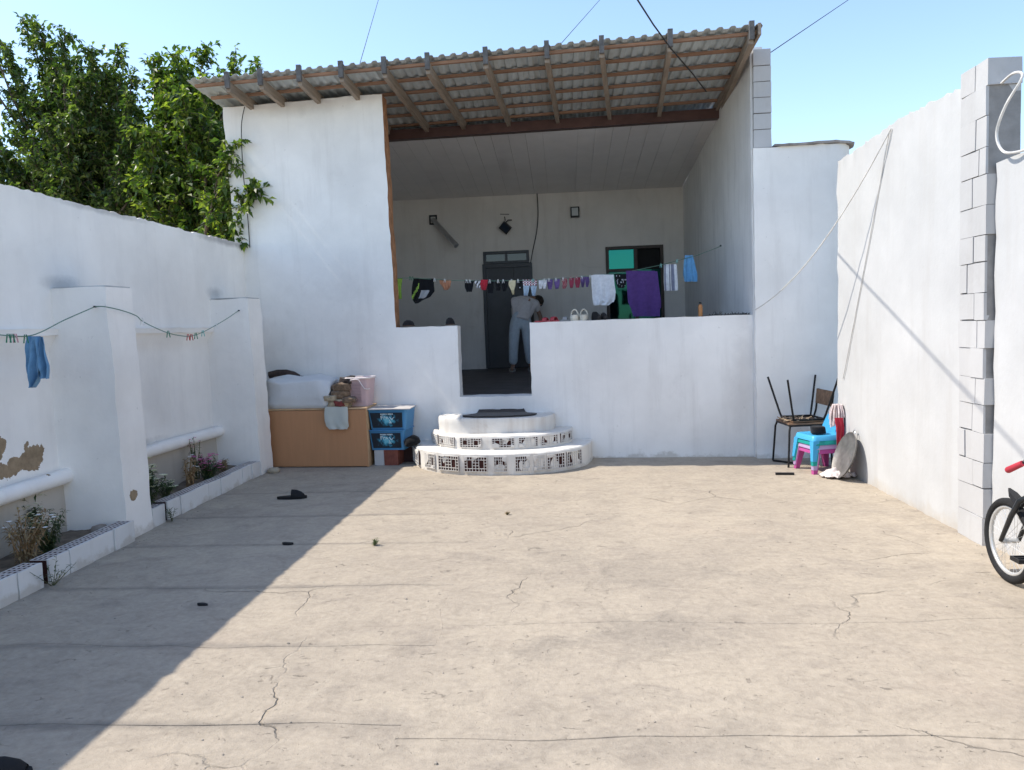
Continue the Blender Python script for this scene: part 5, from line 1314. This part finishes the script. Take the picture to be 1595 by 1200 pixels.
def kid_chair(label, loc, rz, c, k):
    mt = simple('chair_plastic_%d' % k, c, .4, 0, .06, 3, .02); t = thing('plastic_chair', label, 'chair', loc, rz, 'stacked plastic children chairs')
    hs = .255
    for sx in (-1, 1):
        for sy in (-1, 1):
            a_, b_ = (sx * .175, sy * .165), (sx * .145, sy * .135); mb = MB()
            for (c_, hw, z_) in ((a_, .021, 0), (b_, .034, hs - .05)):
                for dx, dy in ((-1, -1), (1, -1), (1, 1), (-1, 1)): mb.v.append((c_[0] + dx * hw, c_[1] + dy * hw, z_))
            mb.f += [(3, 2, 1, 0), (4, 5, 6, 7), (0, 1, 5, 4), (1, 2, 6, 5), (2, 3, 7, 6), (3, 0, 4, 7)]; mb.m += [0] * 6
            mb.build('leg', mt, t, None, True)
    S_ = [(rrect(.182, .172, .035), hs - .052), (rrect(.172, .162, .04), hs - .006), (rrect(.165, .155, .04), hs), (rrect(.12, .11, .05), hs - .006), (rrect(.05, .05, .04), hs - .014)]
    m_ = loft(S_); n = 28; k0 = len(m_.v) - n; m_.f.append(tuple(k0 + i for i in range(n))); m_.m.append(0); m_.f.append(tuple(range(n - 1, -1, -1))); m_.m.append(0)
    m_.build('seat', mt, t, 40, True)
    # curved back with a hand hole
    mb = MB(); nx, nz = 16, 10
    def bp(u, v, o_): 
        w_ = .165 - .045 * v ** 2; x = -w_ + 2 * w_ * u; y = .150 + .055 * v + .012 - .035 * (2 * u - 1) ** 2 + o_; z = hs - .004 + .20 * v - (.02 * abs(2 * u - 1) ** 3 * v)
        return (x, y, z)
    hole = lambda i, j: 5 <= i < 11 and 6 <= j < 8
    for o_ in (0, .014):
        for j in range(nz + 1):
            for i in range(nx + 1): mb.v.append(bp(i / nx, j / nz, o_))
    S = (nx + 1) * (nz + 1)
    def ix(i, j, o_): return o_ * S + j * (nx + 1) + i
    for j in range(nz):
        for i in range(nx):
            if hole(i, j): continue
            mb.f.append((ix(i, j, 0), ix(i + 1, j, 0), ix(i + 1, j + 1, 0), ix(i, j + 1, 0))); mb.f.append((ix(i, j, 1), ix(i, j + 1, 1), ix(i + 1, j + 1, 1), ix(i + 1, j, 1))); mb.m += [0, 0]
            for (di, dj, e_) in ((-1, 0, ((i, j), (i, j + 1))), (1, 0, ((i + 1, j + 1), (i + 1, j))), (0, -1, ((i + 1, j), (i, j))), (0, 1, ((i, j + 1), (i + 1, j + 1)))):
                a_, b_ = i + di, j + dj
                if not (0 <= a_ < nx and 0 <= b_ < nz) or hole(a_, b_):
                    (p0, p1) = e_; mb.f.append((ix(*p0, 0), ix(*p1, 0), ix(*p1, 1), ix(*p0, 1))); mb.m.append(0)
    mb.build('backrest', mt, t, 50, True)
    return t
KC = (2.585, 8.07)
for k, (c, lb) in enumerate((((.42, .07, .25), 'magenta plastic child chair at the bottom of the stack'), ((.42, .30, .48), 'lilac plastic child chair second from the bottom of the stack'), ((.01, .28, .25), 'green plastic child chair just under the blue one'), ((.06, .36, .62), 'bright blue plastic child chair on top of the stack'))):
    kid_chair(lb, (KC[0] - .004 * k, KC[1] + .003 * k, .043 * k), -PI / 2 + .22 + .01 * k, c, k)
tag(lump(2.50, 2.64, FY(2.57) - 8.16, FY(2.57) - 8.02, .384, .075, 4, 20, 2.4, .01, 9).build('black_bundle', fabric('black_rag', (.012, .012, .014)), None, 180), 'small black bundle on the blue child chair seat', 'bundle')
# mop leaning on the chair backs
mp = thing('mop', 'mop with whitish strings standing head up behind the plastic chairs', 'mop', (2.775, 8.02, 0)); mt_ = aty(1302, 634, 8.03)
MB().tube([(2.765, 7.90, 0), V((2.745, 8.02, mt_.z))], .011, 8).build('pole', simple('red_pole', (.45, .05, .06), .4), mp, 60)
rnd = random.Random(8); sm = MB()
for i in range(70):
    a_ = rnd.uniform(0, 2 * PI); r_ = rnd.uniform(.03, .085); top = V((2.745, 8.02, mt_.z + .01)); L_ = rnd.uniform(.09, .22)
    sm.tube([top + V((math.cos(a_) * .01, math.sin(a_) * .01, .0)), top + V((math.cos(a_) * r_ * .6, math.sin(a_) * r_ * .6, .012)), top + V((math.cos(a_) * r_ * .9, math.sin(a_) * r_ * .9, -.05)), top + V((math.cos(a_) * r_, math.sin(a_) * r_, -L_))], .008, 5)
sm.v = [(min(x_, 2.79), y_, z_) for x_, y_, z_ in sm.v]
sm.build('strings', fabric('mop_strings', (.66, .55, .53), .25), mp, 60)
cloth('red_cloth', 'red cloth strip hanging below the mop strings over the chair backs', 'cloth', 7.86, [[(651, 1300, 1313), (665, 1302, 1315), (685, 1303, 1313), (705, 1304, 1310)]], fabric('red_rag', (.42, .03, .05)), fold=.014, waves=2, nx=12, ny=14)
# big round pan leaning on the wall
M_pan = simple('dull_aluminium_pan', (.20, .19, .18), .5, .5, .35, 9, .2)
pn = thing('round_pan', 'large round dark metal pan leaning against the right wall', 'pan', (2.60, 7.62, .0), rot=(0, math.radians(20), 0))
mb = MB().lathe([(0, .012), (.17, .010), (.205, .0), (.232, -.022), (.238, -.020), (.212, .006), (.175, .018), (0, .020)], 40)
mb.xf(Matrix.Translation((0, 0, .24)) @ Matrix.Rotation(PI / 2, 4, 'Y') @ Matrix.Rotation(0, 4, 'Z')).build('dish', M_pan, pn, 35, True)
MB().tube([(0.0, .028 * math.cos(PI * i / 8), .47 + .035 * math.sin(PI * i / 8)) for i in range(9)], .005, 6).build('ring_handle', M_steel, pn, 60, True)
# floor cloth
mb = MB(); n = 30; c0 = gz(1303, 744)
for j in range(n + 1):
    for i in range(n + 1):
        u, v = i / n * 2 - 1, j / n * 2 - 1; r_ = math.sqrt(u * u + v * v); 
        x = c0.x + u * .15 * (1 + .35 * noise.noise(V((u * 2, v * 2, 4)))); y = c0.y + v * .12 * (1 + .4 * noise.noise(V((u * 2, v * 2, 9))))
        h_ = max(0, 1 - r_ * .8) * .075 * (1 + 1.2 * noise.noise(V((u * 3.2, v * 4.2, 1)))) + .012 * abs(noise.noise(V((u * 8, v * 9, 2))))
        mb.v.append((x + (.05 if u > .3 else 0) * (u - .3), y, .004 + max(0, h_)))
for j in range(n):
    for i in range(n):
        u, v = (i + .5) / n * 2 - 1, (j + .5) / n * 2 - 1
        if u * u + v * v > 1 + .35 * noise.noise(V((u * 3, v * 3, 5))): continue
        a_ = j * (n + 1) + i; mb.f.append((a_, a_ + 1, a_ + n + 2, a_ + n + 1)); mb.m.append(0)
o = mb.build('floor_cloth', fabric('pinkish_white_rag', (.66, .58, .55), .12), None, 180); tag(o, 'crumpled whitish cloth on the ground by the round pan', 'cloth')
md = o.modifiers.new('solid', 'SOLIDIFY'); md.thickness = .006; md.offset = 1
a_, b_ = gz(1208, 740), gz(1237, 740); tag(MB().bar(a_ + V((0, 0, .012)), b_ + V((0, 0, .012)), .03, .022).jit(.004, 9).build('dark_offcut', M_black), 'short black stick lying on the concrete left of the cloth', 'stick')
a_, b_ = gz(1204, 719), gz(1242, 724); tag(MB().tube([a_ + V((0, 0, .012)), b_ + V((0, 0, .012))], .011, 6).build('thin_rod', M_tube), 'thin dark rod on the ground before the metal chairs', 'rod')

# ================================================================== BICYCLE
bi = thing('bicycle', 'child bicycle with red grips and black frame parked along the right wall', 'bicycle', (2.55, 4.2, 0))
BX, R0 = 2.55, .248; M_tyre = simple('bicycle_tyre', (.018, .018, .019), .85, 0, .2, 40, .4); M_rim = simple('alloy_rim', (.62, .62, .61), .35, .5, .08, 9, .03)
M_frame_b = simple('black_bike_paint', (.018, .02, .022), .3, .1, .15, 6, .02, .5)
def wheel(yc, lab):
    c = V((BX, yc, R0)); m = 44; ty = MB().tube([c + V((0, math.cos(2 * PI * i / m) * (R0 - .024), math.sin(2 * PI * i / m) * (R0 - .024))) for i in range(m)], .0245, 10, closed=True).build('wheel', M_tyre, bi, 60)
    MB().tube([c + V((0, math.cos(2 * PI * i / m) * (R0 - .052), math.sin(2 * PI * i / m) * (R0 - .052))) for i in range(m)], .013, 8, closed=True).build('rim', M_rim, ty, 60)
    MB().tube([c - V((.045, 0, 0)), c + V((.045, 0, 0))], .017, 10).build('hub', M_rim, ty, 60)
    for i in range(28):
        a_ = 2 * PI * i / 28; b_ = a_ + (.35 if i % 2 else -.35); s = 1 if i % 4 < 2 else -1
        MB().tube([c + V((s * .03, math.cos(b_) * .016, math.sin(b_) * .016)), c + V((0, math.cos(a_) * (R0 - .06), math.sin(a_) * (R0 - .06)))], .0012, 4).build('spoke', M_rim, ty)
    return c
wf = wheel(4.60, 'front'); wb = wheel(3.80, 'rear')
hd0, hd1 = V((BX, 4.40, .56)), V((BX, 4.36, .68)); bb = V((BX, 4.13, .25)); seat_t = V((BX, 4.02, .55))
for s in (-1, 1): MB().tube([wf + V((s * .05, 0, 0)), wf + V((s * .05, -.10, .17)), V((BX + s * .045, 4.43, .52)), hd0], [.012, .015, .016, .016], 8).build('fork_leg', M_frame_b, bi, 60)
MB().tube([hd0 - V((0, 0, .02)), hd1], .021, 10).build('head_tube', M_frame_b, bi, 60)
MB().tube([hd0, bb], .021, 10).build('down_tube', M_frame_b, bi, 60); MB().tube([hd1 - V((0, 0, .03)), seat_t - V((0, 0, .06))], .017, 10).build('top_tube', M_frame_b, bi, 60)
MB().tube([bb, seat_t], .016, 10).build('seat_tube', M_frame_b, bi, 60)
for s in (-1, 1):
    MB().tube([bb + V((s * .03, 0, 0)), wb + V((s * .05, 0, 0))], .010, 8).build('chain_stay', M_frame_b, bi, 60); MB().tube([seat_t - V((0, 0, .04)), wb + V((s * .05, 0, 0))], .009, 8).build('seat_stay', M_frame_b, bi, 60)
MB().tube([seat_t, seat_t + V((0, -.02, .08))], .012, 8).build('seat_post', M_rim, bi, 60)
sd_ = loft([([(BX + x_ * 1.0, 3.97 + y_) for x_, y_ in ((.025, .13), (.035, .05), (.075, -.06), (.08, -.11), (0, -.125), (-.08, -.11), (-.075, -.06), (-.035, .05), (-.025, .13), (0, .14))], .62), ([(BX + x_ * .9, 3.97 + y_ * .95) for x_, y_ in ((.025, .13), (.035, .05), (.075, -.06), (.08, -.11), (0, -.125), (-.08, -.11), (-.075, -.06), (-.035, .05), (-.025, .13), (0, .14))], .665)])
sd_.f.append(tuple(range(10, 20))); sd_.m.append(0); sd_.f.append(tuple(range(9, -1, -1))); sd_.m.append(0); sd_.build('saddle', M_black, bi, 50)
gl, gr_ = aty(1569, 733, 4.20), None; hb0 = hd1 + V((0, -.03, .08))
gl2 = aty(1593, 722, 4.10)
MB().tube([hd1, hb0], .012, 8).build('stem', M_frame_b, bi, 60)
MB().tube([gl2, gl2.lerp(hb0, .45) + V((0, 0, .03)), hb0, hb0 + V((.10, -.02, .05)), hb0 + V((.2, -.1, .06))], .010, 8).build('handlebar', M_frame_b, bi, 60)
M_grip = simple('red_grip', (.45, .04, .06), .6)
MB().tube([gl, gl.lerp(gl2, .1), gl.lerp(gl2, .9), gl2], [.015, .018, .016, .015], 10).build('grip', M_grip, bi, 60)
hbr = hb0 + V((.2, -.1, .06)); MB().tube([hbr, hbr + V((.03, -.09, -.01))], .016, 10).build('grip', M_grip, bi, 60)
# front mudguard: a short pointed fin over the tyre
f0, f1 = atx(1572, 764, BX), atx(1593, 787, BX)
MB().add([f0 + V((-.006, 0, 0)), f0 + V((.006, 0, 0)), f0.lerp(f1, .35) + V((.028, 0, -.006)), f1 + V((.032, 0, -.012)), f1 + V((-.032, 0, -.012)), f0.lerp(f1, .35) + V((-.028, 0, -.006)),
          f0 + V((-.006, 0, .014)), f0 + V((.006, 0, .014)), f0.lerp(f1, .35) + V((.020, 0, .016)), f1 + V((.022, 0, .014)), f1 + V((-.022, 0, .014)), f0.lerp(f1, .35) + V((-.020, 0, .016))],
         [(0, 1, 2, 3, 4, 5), (11, 10, 9, 8, 7, 6)] + [(i, i + 6, (i + 1) % 6 + 6, (i + 1) % 6) for i in range(6)]).build('mudguard', M_black, bi, 60)
MB().tube([f1, hd0], .010, 6).build('mudguard_stay', M_black, bi)
# crank and pedals
MB().tube([bb - V((.06, 0, 0)), bb + V((.06, 0, 0))], .018, 10).build('bottom_bracket', M_rim, bi, 60)
for s in (-1, 1):
    a_ = bb + V((s * .065, 0, 0)); b_ = a_ + V((s * .015, s * -.10, .0)); MB().bar(a_, b_, .012, .022).build('crank', M_rim, bi)
    pd = b_ + V((s * .055, 0, 0))
    for q in ((-.045, .045, -.042, -.030), (-.045, .045, .030, .042), (-.045, -.035, -.030, .030), (.035, .045, -.030, .030), (-.035, .035, -.006, .006)):
        MB().box(pd.x + q[0], pd.x + q[1], pd.y + q[2], pd.y + q[3], pd.z - .011, pd.z + .011).build('pedal', M_black, bi)
MB().lathe([(.02, -.003), (.075, -.002), (.075, .002), (.02, .003)], 28, closed=True).xf(Matrix.Translation(bb + V((-.045, 0, 0))) @ Matrix.Rotation(PI / 2, 4, 'Y')).build('chainring', M_tube, bi, 40)
MB().tube([V((BX + .02, 4.12, .24)), V((BX + .12, 4.2, .0))], .009, 6).build('kickstand', M_black, bi)

# ================================================================== SMALL THINGS ON THE GROUND
def slipper(label, loc, rz, L_=.27, c=M_matblack):
    t = thing('slipper', label, 'slipper', loc, rz, 'slippers on the yard')
    so_ = []
    for i in range(20):
        a_ = 2 * PI * i / 20; so_.append((math.cos(a_) * (.045 + .010 * math.sin(a_)), math.sin(a_) * L_ / 2))
    MB().prism(so_, .001, .026).build('sole', c, t, 40, True)
    mb = MB(); n = 11
    for j, (y_, h_) in enumerate(((-.0, .070), (.045, .065), (.09, .045), (.115, .020))):
        w_ = .052 * (1 - (y_ / L_ * 1.9) ** 4)
        for o_ in (0, .007):
            mb.v += [(math.cos(PI * i / (n - 1)) * (w_ - o_), y_, .022 + math.sin(PI * i / (n - 1)) * (h_ - o_)) for i in range(n)]
    for j in range(3):
        for o_ in (0, 1):
            for i in range(n - 1):
                a_ = (2 * j + o_) * n + i; q = (a_, a_ + 1, a_ + 2 * n + 1, a_ + 2 * n); mb.f.append(q if o_ == 0 else q[::-1]); mb.m.append(0)
    for i in range(n - 1): mb.f.append((i, n + i, n + i + 1, i + 1)); mb.m.append(0)
    mb.build('upper', c, t, 60, True); return t
q = gz(455, 777); slipper('black slipper lying in the shade before the brown chest', (q.x, q.y, 0), -1.45, .29)
q = gz(8, 1212); slipper('black slipper at the bottom left corner of the yard', (q.x - .03, q.y - .03, 0), -1.2, .27)
q = gz(449, 848); tag(lump(q.x - .045, q.x + .045, FY(q.x) - q.y - .02, FY(q.x) - q.y + .03, .0, .018, 6, 14, 2.2, .006, 15).build('black_scrap', M_matblack, None, 180), 'small black rubber scrap on the shaded concrete', 'scrap')
q = gz(315, 943); tag(lump(q.x - .035, q.x + .035, FY(q.x) - q.y - .012, FY(q.x) - q.y + .016, .0, .012, 7, 14, 2.2, .006, 15).build('black_scrap', M_matblack, None, 180), 'thin black scrap near the left shadow edge', 'scrap')
q = gz(420, 738); tag(MB().lathe([(0, 0), (.07, 0), (.075, .03), (.05, .06), (0, .07)], 10, (q.x + .03, q.y + .06, 0)).jit(.02, 10).build('stone', M_dust, None, 180), 'rough stone at the foot of the far pier', 'stone')
q = gz(150, 806, .16); tag(MB().lathe([(0, 0), (.07, 0), (.08, .03), (.05, .06), (0, .07)], 10, (-3.68, 5.70, .09)).jit(.02, 10).build('stone', simple('grey_stone', (.24, .21, .18), .95), None, 180), 'grey stone in the near flower bed beside the pier', 'stone')
rnd = random.Random(11); mb = MB()
for i in range(420):
    x, y = rnd.uniform(-3.3, 2.7), rnd.uniform(2.2, 8.7); r_ = rnd.uniform(.002, .006) * (1.5 if rnd.random() < .08 else 1)
    if rnd.random() < .5: x = rnd.choice((rnd.gauss(-3.42, .04), rnd.gauss(2.72, .05)))
    if x > 2.76 or (x < -3.4): x = max(-3.42, min(2.74, x))
    mb.lathe([(0, 0), (r_, 0), (r_ * .8, r_ * .8), (0, r_)], 5, (x, y, .0))
mb.jit(.001, 90); o = mb.build('gravel', simple('grit', (.36, .32, .27), .95, 0, .5, 60)); o['kind'] = 'stuff'; o['label'] = 'loose grit scattered over the concrete'; o['category'] = 'gravel'
